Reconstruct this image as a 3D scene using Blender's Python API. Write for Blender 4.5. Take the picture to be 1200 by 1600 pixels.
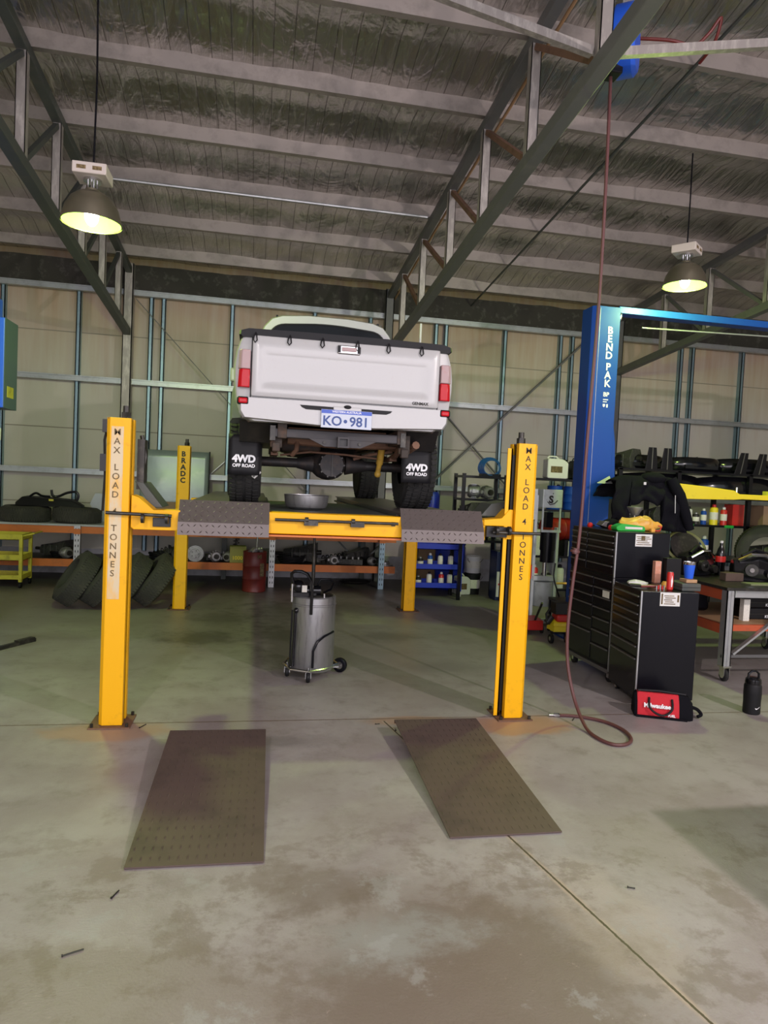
import bpy, bmesh, math, random
from mathutils import Vector, Matrix, noise

for _o in list(bpy.data.objects):
    bpy.data.objects.remove(_o)
SC = bpy.context.scene
COL = SC.collection
PI = math.pi
R = math.radians
random.seed(7)

# ------------------------------------------------------------------ camera
yaw, pitch, roll, FPX = .1867, .0447, .0475, 1063.7
_f = Vector((math.sin(yaw)*math.cos(pitch), math.cos(yaw)*math.cos(pitch), -math.sin(pitch)))
_r = Vector((math.cos(yaw), -math.sin(yaw), 0))
_u = _r.cross(_f)
_r2 = _r*math.cos(roll)+_u*math.sin(roll)
_u2 = -_r*math.sin(roll)+_u*math.cos(roll)
cd = bpy.data.cameras.new('camera')
cam = bpy.data.objects.new('camera', cd)
COL.objects.link(cam)
cam.matrix_world = Matrix(((_r2.x, _u2.x, -_f.x, 0), (_r2.y, _u2.y, -_f.y, 0), (_r2.z, _u2.z, -_f.z, 1.8), (0, 0, 0, 1)))
cd.sensor_fit = 'VERTICAL'
cd.sensor_height = 36
cd.lens = 36*FPX/1600
cd.clip_end = 200
SC.camera = cam

# ------------------------------------------------------------------ light
LAMP_COL = (0.66, 1.0, 0.20)
LAMP_W = 120
REAR_W = 210
DAY_W = 260
world = bpy.data.worlds.new('world')
SC.world = world
world.use_nodes = True
world.node_tree.nodes['Background'].inputs[0].default_value = (.80, .86, 1, 1)
world.node_tree.nodes['Background'].inputs[1].default_value = .8
ld = bpy.data.lights.new('door_daylight', 'AREA')
ld.shape = 'RECTANGLE'; ld.size = 9.0; ld.size_y = 4.2
ld.energy = DAY_W; ld.color = (1, .90, .95)
lo = bpy.data.objects.new('door_daylight', ld)
COL.objects.link(lo)
lo.location = (1.5, -3.6, 2.6)
lo.rotation_euler = (R(90+4), 0, 0)
SC.view_settings.view_transform = 'Standard'
SC.view_settings.look = 'None'
SC.view_settings.gamma = 1
SC.view_settings.use_curve_mapping = False
SC.view_settings.exposure = 0.5
try:
    SC.cycles.use_denoising = True
    SC.cycles.max_bounces = 6
    SC.cycles.diffuse_bounces = 4
    SC.cycles.glossy_bounces = 3
    SC.cycles.sample_clamp_indirect = 4
except Exception:
    pass

# ------------------------------------------------------------------ materials
def new_mat(name):
    m = bpy.data.materials.new(name)
    m.use_nodes = True
    return m, m.node_tree.nodes, m.node_tree.links, m.node_tree.nodes['Principled BSDF']

def mat(name, col, rough=.5, metal=0.0, spec=.5, dirt=0.0, dcol=(.03, .025, .02), scale=6.0, bump=0.0, bscale=60.0, coat=0.0, stretch=None, alpha=None, emit=None, trans=0):
    m, N, L, b = new_mat(name)
    b.inputs['Base Color'].default_value = (*col, 1)
    b.inputs['Roughness'].default_value = rough
    b.inputs['Metallic'].default_value = metal
    b.inputs['Specular IOR Level'].default_value = spec
    if coat: b.inputs['Coat Weight'].default_value = coat
    if trans: b.inputs['Transmission Weight'].default_value = trans
    if emit:
        b.inputs['Emission Color'].default_value = (*emit[0], 1)
        b.inputs['Emission Strength'].default_value = emit[1]
    if dirt or bump:
        tc = N.new('ShaderNodeTexCoord')
        mp = N.new('ShaderNodeMapping')
        L.new(tc.outputs['Object'], mp.inputs[0])
        if stretch: mp.inputs['Scale'].default_value = stretch
    if dirt:
        nz = N.new('ShaderNodeTexNoise')
        nz.inputs['Scale'].default_value = scale
        nz.inputs['Detail'].default_value = 6
        nz.inputs['Roughness'].default_value = .65
        L.new(mp.outputs[0], nz.inputs['Vector'])
        cr = N.new('ShaderNodeValToRGB')
        cr.color_ramp.elements[0].position = .62-.35*dirt
        cr.color_ramp.elements[0].color = (0, 0, 0, 1)
        cr.color_ramp.elements[1].position = .85-.3*dirt
        cr.color_ramp.elements[1].color = (min(1, .35+dirt), )*3+(1,)
        L.new(nz.outputs[0], cr.inputs[0])
        mx = N.new('ShaderNodeMix'); mx.data_type = 'RGBA'
        mx.inputs[6].default_value = (*col, 1)
        mx.inputs[7].default_value = (*dcol, 1)
        L.new(cr.outputs[0], mx.inputs[0])
        L.new(mx.outputs[2], b.inputs['Base Color'])
    if bump:
        n2 = N.new('ShaderNodeTexNoise')
        n2.inputs['Scale'].default_value = bscale
        n2.inputs['Detail'].default_value = 3
        L.new(mp.outputs[0], n2.inputs['Vector'])
        bp = N.new('ShaderNodeBump')
        bp.inputs['Strength'].default_value = bump
        bp.inputs['Distance'].default_value = .01
        L.new(n2.outputs[0], bp.inputs['Height'])
        L.new(bp.outputs[0], b.inputs['Normal'])
    return m

M = {}
M['yellow'] = mat('yellow_paint', (.92, .47, .004), .45, spec=.3, dirt=.12, dcol=(.25, .12, .02), scale=9)
M['yellow2'] = mat('lemon_paint', (.86, .68, .02), .4, dirt=.12, dcol=(.3, .2, .03), scale=9)
M['dull_yellow'] = mat('worn_yellow_paint', (.62, .56, .05), .55, dirt=.35, dcol=(.18, .15, .03), scale=10)
M['black_oil'] = mat('oily_black', (.012, .011, .011), .45, dirt=.2, dcol=(.05, .04, .03))
M['black'] = mat('black_paint', (.004, .004, .007), .30, spec=.28, dirt=.08, dcol=(.014, .014, .018), scale=14)
M['black_matt'] = mat('black_plastic', (.008, .008, .010), .55, spec=.3)
M['black_gloss'] = mat('black_gloss', (.006, .006, .008), .15, dirt=.1, dcol=(.03, .03, .03))
M['rubber'] = mat('tyre_rubber', (.018, .018, .018), .85, dirt=.3, dcol=(.05, .045, .04), bump=.3, bscale=40)
M['old_rubber'] = mat('dusty_rubber', (.045, .045, .038), .9, dirt=.35, dcol=(.09, .085, .06), scale=5)
M['white_paint'] = mat('white_car_paint', (.47, .47, .47), .3, dirt=.10, dcol=(.42, .36, .32), scale=45, coat=.4)
M['white'] = mat('white_plastic', (.72, .72, .70), .5, dirt=.12, dcol=(.4, .38, .33))
M['letter_white'] = mat('white_lettering', (.85, .86, .88), .5)
M['letter_black'] = mat('black_lettering', (.02, .018, .012), .6)
M['letter_worn'] = mat('worn_lettering', (.12, .08, .03), .7, dirt=.35, dcol=(.55, .40, .2), scale=40)
M['strip'] = mat('worn_label_strip', (.70, .58, .38), .55, dirt=.45, dcol=(.85, .45, .03), scale=14, stretch=(1, 1, .35))
M['navy_letter'] = mat('navy_lettering', (.03, .07, .25), .5)
M['plate_white'] = mat('plate_white', (.55, .60, .70), .4)
M['plate_blue'] = mat('plate_blue', (.04, .10, .50), .4)
M['glass'] = mat('tinted_glass', (.003, .003, .004), .10, spec=.25)
M['red_lens'] = mat('red_lens', (.50, .004, .012), .25, spec=.3)
M['clear_lens'] = mat('clear_lens', (.42, .30, .30), .25, spec=.3, dirt=.2, dcol=(.5, .15, .15), scale=20)
M['chrome'] = mat('chrome', (.62, .62, .64), .18, 1)
M['galv'] = mat('galvanised_steel', (.50, .51, .52), .42, .75, dirt=.3, dcol=(.28, .27, .26), scale=8, stretch=(1, 1, 1))
M['galv_worn'] = mat('weathered_galvanised', (.36, .33, .31), .5, .5, dirt=.45, dcol=(.62, .58, .54), scale=7, stretch=(3, 3, .8))
M['purlin'] = mat('purlin_steel', (.40, .355, .33), .5, .55, dirt=.4, dcol=(.24, .22, .20), scale=5)
M['stud'] = mat('stud_steel', (.28, .40, .48), .4, .6, dirt=.25, dcol=(.2, .26, .3), scale=8)
M['girt'] = mat('girt_steel', (.45, .48, .50), .4, .6, dirt=.35, dcol=(.28, .28, .27), scale=8)
M['dark_steel'] = mat('dark_primer_steel', (.075, .085, .08), .5, .2, dirt=.3, dcol=(.12, .11, .09), scale=5)
M['grey_steel'] = mat('grey_primer_steel', (.13, .13, .13), .5, .2, dirt=.3, dcol=(.2, .19, .17), scale=4)
M['rust'] = mat('rusty_steel', (.20, .11, .07), .75, .2, dirt=.4, dcol=(.09, .05, .035), scale=9)
M['tread'] = mat('tread_plate', (.12, .10, .095), .42, .45, dirt=.25, dcol=(.09, .07, .06), scale=8)
M['under'] = mat('underbody', (.05, .04, .034), .75, .1, dirt=.5, dcol=(.15, .075, .04), scale=8)
M['axle'] = mat('greasy_axle', (.03, .028, .028), .55, .3, dirt=.4, dcol=(.09, .06, .045), scale=12)
M['tow'] = mat('towbar_grey', (.045, .042, .045), .55, .2, dirt=.3, dcol=(.05, .04, .035), scale=8)
M['shock'] = mat('yellow_shock', (.55, .34, .05), .5, dirt=.3, dcol=(.2, .11, .04), scale=20)
M['silver'] = mat('silver_flare', (.22, .24, .22), .35, .5)
M['blue'] = mat('lift_blue', (.010, .065, .36), .42, spec=.25, dirt=.08, dcol=(.02, .06, .2), scale=6)
M['blue_bright'] = mat('bright_blue', (.02, .12, .75), .35)
M['cart_blue'] = mat('cart_blue', (.01, .04, .50), .4)
M['teal'] = mat('teal_grey_paint', (.07, .13, .13), .4)
M['orange'] = mat('racking_orange', (.62, .17, .03), .5, dirt=.25, dcol=(.3, .11, .04), scale=9)
M['red_orange'] = mat('red_orange_beam', (.50, .09, .03), .5, dirt=.25, dcol=(.25, .08, .04), scale=9)
M['bench'] = mat('bench_top', (.42, .44, .47), .45, dirt=.3, dcol=(.3, .3, .3), scale=5)
M['wood'] = mat('pale_wood', (.45, .27, .14), .6, dirt=.2, dcol=(.3, .18, .1), stretch=(1, 6, 6))
M['maroon'] = mat('drum_maroon', (.17, .022, .018), .4, dirt=.25, dcol=(.06, .03, .03), scale=6)
M['red'] = mat('red_paint', (.60, .025, .02), .35, dirt=.08, dcol=(.3, .03, .02))
M['red_cloth'] = mat('red_canvas', (.62, .02, .035), .8, bump=.3, bscale=200)
M['cloth'] = mat('black_cloth', (.008, .008, .011), .95, spec=.1, bump=.4, bscale=25)
M['hose'] = mat('brown_hose', (.12, .045, .045), .45)
M['cardboard'] = mat('cardboard', (.33, .22, .13), .8, dirt=.2, dcol=(.22, .15, .09))
M['olive_box'] = mat('olive_card', (.32, .30, .10), .8, dirt=.2, dcol=(.2, .18, .06))
M['steel'] = mat('dull_steel', (.36, .36, .37), .42, .8, dirt=.35, dcol=(.12, .11, .11), scale=6, stretch=(4, 4, .6))
M['alu'] = mat('cast_aluminium', (.42, .42, .42), .45, .7, dirt=.35, dcol=(.12, .11, .1), scale=20)
M['iron'] = mat('oily_iron', (.035, .033, .03), .4, .5, dirt=.35, dcol=(.12, .11, .09), scale=15)
M['mixed'] = mat('greasy_casting', (.07, .07, .065), .5, .4, dirt=.3, dcol=(.2, .19, .17), scale=25)
M['sheet'] = mat('pale_sheet_metal', (.30, .37, .36), .30, .15, bump=.6, bscale=3, dirt=.15, dcol=(.6, .6, .58), scale=3)
M['white_board'] = mat('pale_blue_board', (.55, .58, .66), .6, dirt=.2, dcol=(.4, .42, .5), scale=4)
M['green'] = mat('green_plastic', (.02, .42, .05), .4)
M['bag_yellow'] = mat('orange_yellow_bag', (.80, .42, .06), .45, dirt=.3, dcol=(.75, .6, .35), scale=18)
M['label'] = mat('printed_label', (.78, .76, .68), .6, dirt=.25, dcol=(.35, .33, .3), scale=60)
M['press'] = mat('pale_grey_enamel', (.55, .60, .60), .4, dirt=.25, dcol=(.3, .3, .28), scale=10)
M['skin_pink'] = mat('pink_orange_carton', (.75, .33, .22), .5, dirt=.3, dcol=(.8, .7, .65), scale=30)
M['bulb'] = mat('lamp_bulb', (1, 1, 1), .3, emit=((.86, 1, .55), 60))
M['shade_in'] = mat('lamp_reflector', (.03, .06, .01), .7)
M['shade'] = mat('lamp_shade_metal', (.30, .27, .20), .35, .8)
M['ballast'] = mat('lamp_ballast', (.62, .55, .50), .6)
M['insul'] = mat('dark_gap_filler', (.045, .042, .035), .9, dirt=.25, dcol=(.2, .2, .17), scale=6, bump=.6, bscale=10)

# floor -----------------------------------------------------------
def floor_mat():
    m, N, L, b = new_mat('workshop_concrete')
    tc = N.new('ShaderNodeTexCoord')
    sep = N.new('ShaderNodeSeparateXYZ'); L.new(tc.outputs['Object'], sep.inputs[0])
    def math_(op, a, bb=None, c=None):
        n = N.new('ShaderNodeMath'); n.operation = op
        for i, v in enumerate((a, bb, c)):
            if v is None: continue
            if isinstance(v, (int, float)): n.inputs[i].default_value = v
            else: L.new(v, n.inputs[i])
        return n.outputs[0]
    def noise_(scale, detail=6, rough=.6, dist=0):
        n = N.new('ShaderNodeTexNoise'); n.inputs['Scale'].default_value = scale
        n.inputs['Detail'].default_value = detail; n.inputs['Roughness'].default_value = rough
        n.inputs['Distortion'].default_value = dist
        L.new(tc.outputs['Object'], n.inputs['Vector']); return n.outputs[0]
    def ramp(v, p0, p1):
        n = N.new('ShaderNodeMapRange'); n.interpolation_type = 'SMOOTHSTEP'
        n.inputs[1].default_value = p0; n.inputs[2].default_value = p1
        L.new(v, n.inputs[0]); return n.outputs[0]
    def mix(f, a, c):
        n = N.new('ShaderNodeMix'); n.data_type = 'RGBA'
        if isinstance(f, (int, float)): n.inputs[0].default_value = f
        else: L.new(f, n.inputs[0])
        for i, v in ((6, a), (7, c)):
            if isinstance(v, tuple): n.inputs[i].default_value = (*v, 1)
            else: L.new(v, n.inputs[i])
        return n.outputs[2]
    X, Y = sep.outputs[0], sep.outputs[1]
    n1 = noise_(1.1, 8, .65, .2); n2 = noise_(4.5, 8, .7); n3 = noise_(26, 4, .7); n4 = noise_(90, 2, .6)
    col = mix(ramp(n1, .35, .65), (.30, .262, .262), (.38, .352, .35))
    col = mix(math_('MULTIPLY', ramp(n2, .48, .72), .6), col, (.22, .195, .175))
    def blob(cx, cy, rx, ry, soft=.35, edge=.55):
        dx = math_('DIVIDE', math_('SUBTRACT', X, cx), rx)
        dy = math_('DIVIDE', math_('SUBTRACT', Y, cy), ry)
        d = math_('SQRT', math_('ADD', math_('MULTIPLY', dx, dx), math_('MULTIPLY', dy, dy)))
        d = math_('ADD', d, math_('MULTIPLY', math_('SUBTRACT', n2, .5), edge*2.2))
        return math_('SUBTRACT', 1.0, ramp(d, 1-soft, 1+soft*.4))
    # worn brown area near the door, pale patches inside it
    col = mix(math_('MULTIPLY', blob(.85, 2.25, .80, .70, .5, .8), .8), col, (.155, .115, .09))
    col = mix(math_('MULTIPLY', blob(.35, 2.9, .30, .18, .5, .9), .6), col, (.16, .125, .10))
    col = mix(math_('MULTIPLY', blob(-.75, 2.05, 1.1, .62, .12, .35), .6), col, (.225, .185, .165))
    col = mix(math_('MULTIPLY', blob(.60, 2.55, .34, .17, .8, 1.6), .6), col, (.33, .34, .34))
    col = mix(math_('MULTIPLY', blob(1.55, 2.55, .25, .5), .4), col, (.42, .36, .31))
    n5 = noise_(2.6, 9, .72, .15)
    near = math_('SUBTRACT', 1.0, ramp(Y, 3.0, 3.9))
    col = mix(math_('MULTIPLY', math_('MULTIPLY', ramp(n5, .50, .60), near), .55), col, (.185, .145, .125))
    col = mix(math_('MULTIPLY', math_('MULTIPLY', ramp(n5, .43, .36), near), .45), col, (.36, .36, .365))
    n6 = noise_(11, 7, .8, 0)
    col = mix(math_('MULTIPLY', math_('MULTIPLY', ramp(n6, .62, .70), near), .5), col, (.50, .42, .38))
    # oil stains and other dark patches around the lift
    for a in ((-.55, 7.6, .5, .4, .8), (-.35, 8.6, .5, .5, .65), (.35, 7.4, .35, 1.3, .75), (.45, 8.9, .6, .9, .6), (1.6, 7.7, .4, .3, .5), (.9, 9.4, 1.1, .7, .6), (-1.6, 9.5, 1.4, .5, .4), (1.9, 6.4, .5, .25, .3), (.1, 4.6, .5, .12, .35)):
        col = mix(math_('MULTIPLY', blob(*a[:4], .8, 1.3), a[4]), col, (.05, .045, .035))
    col = mix(math_('MULTIPLY', ramp(math_('ADD', Y, n2), 5.4, 7.6), .38), col, (.12, .115, .09))  # whole floor width darker from mid-depth to the back
    # floor darker towards the rear bench, rust around the posts
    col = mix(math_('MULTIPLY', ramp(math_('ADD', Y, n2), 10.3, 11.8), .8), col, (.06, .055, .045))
    for a in ((-.95, 4.85, .45, .2, .5), (2.05, 4.8, .45, .22, .75), (1.2, 4.95, .4, .1, .5)):
        col = mix(math_('MULTIPLY', blob(*a[:4]), a[4]), col, (.42, .23, .12))
    # small specks and chips
    col = mix(ramp(n3, .70, .76), col, (.10, .085, .075))
    col = mix(math_('MULTIPLY', ramp(n3, .27, .22), .6), col, (.55, .47, .42))
    # saw cut joints
    wob = math_('MULTIPLY', math_('SUBTRACT', n3, .5), .012)
    jx = math_('ABSOLUTE', math_('ADD', math_('SUBTRACT', X, math_('SUBTRACT', 2.0, math_('MULTIPLY', Y, .2))), wob))
    mask = math_('LESS_THAN', Y, 4.95)
    halo = math_('MULTIPLY', math_('SUBTRACT', 1.0, ramp(jx, .008, .03)), mask)
    col = mix(math_('MULTIPLY', halo, ramp(n2, .4, .6)), col, (.42, .34, .28))
    jl = math_('MULTIPLY', math_('LESS_THAN', jx, .006), mask)
    col = mix(jl, col, (.09, .07, .05))
    jy = math_('ABSOLUTE', math_('ADD', math_('SUBTRACT', Y, 5.0), wob))
    col = mix(math_('MULTIPLY', math_('LESS_THAN', jy, .008), .8), col, (.14, .09, .06))
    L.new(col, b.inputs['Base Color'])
    rr = N.new('ShaderNodeMapRange'); rr.inputs[3].default_value = .34; rr.inputs[4].default_value = .62
    L.new(n1, rr.inputs[0]); L.new(rr.outputs[0], b.inputs['Roughness'])
    bp = N.new('ShaderNodeBump'); bp.inputs['Strength'].default_value = .15; bp.inputs['Distance'].default_value = .01
    L.new(n4, bp.inputs['Height']); L.new(bp.outputs[0], b.inputs['Normal'])
    return m
M['floor'] = floor_mat()

def wall_mat():
    m, N, L, b = new_mat('tilt_panel_wall')
    tc = N.new('ShaderNodeTexCoord')
    sep = N.new('ShaderNodeSeparateXYZ'); L.new(tc.outputs['Object'], sep.inputs[0])
    mp = N.new('ShaderNodeMapping'); mp.inputs['Scale'].default_value = (5, 1, .35)
    L.new(tc.outputs['Object'], mp.inputs[0])
    st = N.new('ShaderNodeTexNoise'); st.inputs['Scale'].default_value = 2.2; st.inputs['Detail'].default_value = 7
    L.new(mp.outputs[0], st.inputs['Vector'])
    bl = N.new('ShaderNodeTexNoise'); bl.inputs['Scale'].default_value = .9; bl.inputs['Detail'].default_value = 5
    L.new(tc.outputs['Object'], bl.inputs['Vector'])
    # dusty brown staining belongs to the upper sheets
    up = N.new('ShaderNodeMapRange'); up.inputs[1].default_value = 2.9; up.inputs[2].default_value = 4.9
    L.new(sep.outputs[2], up.inputs[0])
    ad = N.new('ShaderNodeMath'); ad.operation = 'MULTIPLY_ADD'
    L.new(st.outputs[0], ad.inputs[0]); ad.inputs[1].default_value = .9; L.new(up.outputs[0], ad.inputs[2])
    mr = N.new('ShaderNodeMapRange'); mr.inputs[1].default_value = .55; mr.inputs[2].default_value = 1.55
    L.new(ad.outputs[0], mr.inputs[0])
    mx = N.new('ShaderNodeMix'); mx.data_type = 'RGBA'
    mx.inputs[6].default_value = (.68, .65, .57, 1); mx.inputs[7].default_value = (.52, .36, .25, 1)
    L.new(mr.outputs[0], mx.inputs[0])
    mx2 = N.new('ShaderNodeMix'); mx2.data_type = 'RGBA'; mx2.blend_type = 'MULTIPLY'
    L.new(mx.outputs[2], mx2.inputs[6]); mx2.inputs[7].default_value = (.72, .72, .68, 1)
    L.new(bl.outputs[0], mx2.inputs[0])
    L.new(mx2.outputs[2], b.inputs['Base Color'])
    b.inputs['Roughness'].default_value = .75
    return m
M['wall'] = wall_mat()
M['wall_low'] = mat('white_wall_skirt', (.52, .52, .56), .7, dirt=.4, dcol=(.25, .23, .22), scale=4)

def foil_mat():
    m, N, L, b = new_mat('foil_insulation')
    tc = N.new('ShaderNodeTexCoord')
    sep = N.new('ShaderNodeSeparateXYZ'); L.new(tc.outputs['Object'], sep.inputs[0])
    def nz(sc, scale, det=5, dist=0.0):
        mp = N.new('ShaderNodeMapping'); mp.inputs['Scale'].default_value = sc
        L.new(tc.outputs['Object'], mp.inputs[0])
        n = N.new('ShaderNodeTexNoise'); n.inputs['Scale'].default_value = scale; n.inputs['Detail'].default_value = det
        n.inputs['Distortion'].default_value = dist
        L.new(mp.outputs[0], n.inputs['Vector']); return n.outputs[0]
    a = nz((1, .6, 1), 1.3, 6, 1.5); c = nz((6, 1.2, 1), 1.6, 5, .8); d = nz((1, 1, 1), 14, 4)
    # creases: lines pressed in along the roof fall
    w = N.new('ShaderNodeMath'); w.operation = 'PINGPONG'; L.new(sep.outputs[0], w.inputs[0]); w.inputs[1].default_value = .095
    lt = N.new('ShaderNodeMapRange'); lt.inputs[1].default_value = 0; lt.inputs[2].default_value = .008
    L.new(w.outputs[0], lt.inputs[0])
    s1 = N.new('ShaderNodeMath'); s1.operation = 'MULTIPLY_ADD'; L.new(a, s1.inputs[0]); s1.inputs[1].default_value = 2.2; L.new(c, s1.inputs[2])
    s2 = N.new('ShaderNodeMath'); s2.operation = 'MULTIPLY_ADD'; L.new(d, s2.inputs[0]); s2.inputs[1].default_value = .22; L.new(s1.outputs[0], s2.inputs[2])
    s3 = N.new('ShaderNodeMath'); s3.operation = 'MULTIPLY_ADD'; L.new(lt.outputs[0], s3.inputs[0]); s3.inputs[1].default_value = .10; L.new(s2.outputs[0], s3.inputs[2])
    bp = N.new('ShaderNodeBump'); bp.inputs['Strength'].default_value = .75; bp.inputs['Distance'].default_value = .045
    L.new(s3.outputs[0], bp.inputs['Height']); L.new(bp.outputs[0], b.inputs['Normal'])
    mx = N.new('ShaderNodeMix'); mx.data_type = 'RGBA'
    mx.inputs[6].default_value = (.30, .29, .27, 1); mx.inputs[7].default_value = (.72, .69, .66, 1)
    L.new(a, mx.inputs[0])
    m2 = N.new('ShaderNodeMix'); m2.data_type = 'RGBA'
    m2.inputs[6].default_value = (.16, .15, .13, 1); L.new(mx.outputs[2], m2.inputs[7]); L.new(lt.outputs[0], m2.inputs[0])
    L.new(m2.outputs[2], b.inputs['Base Color'])
    b.inputs['Metallic'].default_value = .95
    b.inputs['Roughness'].default_value = .30
    return m
M['foil'] = foil_mat()

# ------------------------------------------------------------------ mesh helpers
ROOTM = {}
class MB:
    """collects shapes; build() links them as one mesh object.
    with a root given, coordinates are world coordinates and get stored relative to that root."""
    def __init__(s, root=None):
        s.bm = bmesh.new(); s.root = root; s.T = Matrix()
    def _v(s, p): return s.bm.verts.new(s.T @ Vector(p))
    def box(s, x0, x1, y0, y1, z0, z1, T=None):
        P = [(x, y, z) for z in (z0, z1) for y in (y0, y1) for x in (x0, x1)]
        if T is not None: P = [T @ Vector(p) for p in P]
        v = [s._v(p) for p in P]
        for q in ((0, 2, 3, 1), (4, 5, 7, 6), (0, 1, 5, 4), (2, 6, 7, 3), (0, 4, 6, 2), (1, 3, 7, 5)):
            s.bm.faces.new([v[i] for i in q])
        return s
    def bar(s, p, q, w, h=None, up=(0, 0, 1)):
        h = h or w
        p, q = Vector(p), Vector(q); d = (q-p); l = d.length; d.normalize()
        u = Vector(up)
        if abs(d.dot(u)) > .98: u = Vector((0, 1, 0))
        sx = d.cross(u).normalized(); uz = sx.cross(d)
        T = Matrix(((sx.x, d.x, uz.x, p.x), (sx.y, d.y, uz.y, p.y), (sx.z, d.z, uz.z, p.z), (0, 0, 0, 1)))
        return s.box(-w/2, w/2, 0, l, -h/2, h/2, T)
    def ring(s, c, ax1, ax2, r1, r2, n):
        return [s._v(Vector(c)+Vector(ax1)*r1*math.cos(2*PI*i/n)+Vector(ax2)*r2*math.sin(2*PI*i/n)) for i in range(n)]
    def skin(s, rings, cap=True, closed=False):
        n = len(rings[0])
        rr = rings+([rings[0]] if closed else [])
        for a, b in zip(rr, rr[1:]):
            for i in range(n):
                j = (i+1) % n
                s.bm.faces.new((a[i], a[j], b[j], b[i]))
        if cap and not closed:
            s.bm.faces.new(rings[0][::-1]); s.bm.faces.new(rings[-1])
        return s
    def cyl(s, p, q, r, r2=None, n=20, cap=True):
        p, q = Vector(p), Vector(q); d = (q-p).normalized()
        a = d.orthogonal().normalized(); b = d.cross(a)
        return s.skin([s.ring(p, a, b, r, r, n), s.ring(q, a, b, r if r2 is None else r2, r if r2 is None else r2, n)], cap)
    def tube(s, pts, r, n=8, closed=False, rs=None):
        pts = [Vector(p) for p in pts]; rings = []; prev = None; k = len(pts)
        for i, p in enumerate(pts):
            if closed: d = (pts[(i+1) % k]-pts[i-1])
            else: d = (pts[min(i+1, k-1)]-pts[max(i-1, 0)])
            d.normalize()
            a = d.orthogonal() if prev is None else prev-d*prev.dot(d)
            if a.length < 1e-5: a = d.orthogonal()
            a.normalize(); prev = a; b = d.cross(a)
            rad = rs[i] if rs else r
            rings.append(s.ring(p, a, b, rad, rad, n))
        return s.skin(rings, True, closed)
    def lathe(s, prof, c=(0, 0, 0), n=28, ax='z', T=None):
        E_ = {'z': ((1, 0, 0), (0, 1, 0), (0, 0, 1)), 'x': ((0, 1, 0), (0, 0, 1), (1, 0, 0)), 'y': ((0, 0, 1), (1, 0, 0), (0, 1, 0))}[ax]
        a, b, d = [Vector(e) for e in E_]
        if T is not None:
            a, b, d = [(T.to_3x3() @ e) for e in (a, b, d)]
        rings = [s.ring(Vector(c)+d*z, a, b, max(r, 1e-4), max(r, 1e-4), n) for r, z in prof]
        return s.skin(rings, True)
    def prism(s, pts, axis, a, b):
        def mk(p, t):
            return {'x': (t, p[0], p[1]), 'y': (p[0], t, p[1]), 'z': (p[0], p[1], t)}[axis]
        A = [s._v(mk(p, a)) for p in pts]; B = [s._v(mk(p, b)) for p in pts]
        n = len(pts)
        s.bm.faces.new(A); s.bm.faces.new(B[::-1])
        for i in range(n):
            j = (i+1) % n; s.bm.faces.new((A[j], A[i], B[i], B[j]))
        return s
    def loft(s, secs, cap=True):
        return s.skin([[s._v(p) for p in sec] for sec in secs], cap)
    def ball(s, c, rx, ry=None, rz=None, n=16, m=10, T=None):
        ry = ry or rx; rz = rz or rx
        c = Vector(c)
        rings = []
        for i in range(m+1):
            t = PI*(i+.02)/(m+.04)-PI/2
            rr = []
            for j in range(n):
                p = Vector((rx*math.cos(t)*math.cos(2*PI*j/n), ry*math.cos(t)*math.sin(2*PI*j/n), rz*math.sin(t)))
                if T is not None: p = T @ p
                rr.append(s._v(c+p))
            rings.append(rr)
        return s.skin(rings)
    def grid(s, x0, x1, y0, y1, nx, ny, fn, thick=0):
        def sheet(off):
            return [[s._v(Vector(fn(x0+(x1-x0)*i/nx, y0+(y1-y0)*j/ny))+Vector(off)) for i in range(nx+1)] for j in range(ny+1)]
        V = sheet((0, 0, 0))
        for j in range(ny):
            for i in range(nx):
                s.bm.faces.new((V[j][i], V[j][i+1], V[j+1][i+1], V[j+1][i]))
        return s
    def build(s, name, mt, parent=None, smooth=35, bevel=0, solid=0, loc=None):
        me = bpy.data.meshes.new(name)
        bmesh.ops.recalc_face_normals(s.bm, faces=s.bm.faces[:])
        o = bpy.data.objects.new(name, me)
        par = parent
        W = None
        if s.root is not None:
            W = ROOTM[s.root.name].inverted()
        elif loc is not None:
            W = Matrix.Translation(-Vector(loc))
        if W is not None: s.bm.transform(W)
        s.bm.to_mesh(me); s.bm.free()
        me.materials.append(M[mt] if isinstance(mt, str) else mt)
        COL.objects.link(o)
        if par is not None: o.parent = par
        if loc is not None and par is None: o.location = loc
        if smooth:
            for p in me.polygons: p.use_smooth = True
            me.set_sharp_from_angle(angle=R(smooth))
        if solid:
            md = o.modifiers.new('thickness', 'SOLIDIFY'); md.thickness = solid; md.offset = 0
        if bevel:
            md = o.modifiers.new('bevel', 'BEVEL'); md.width = bevel; md.segments = 2; md.limit_method = 'ANGLE'; md.angle_limit = R(40)
        return o

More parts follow.
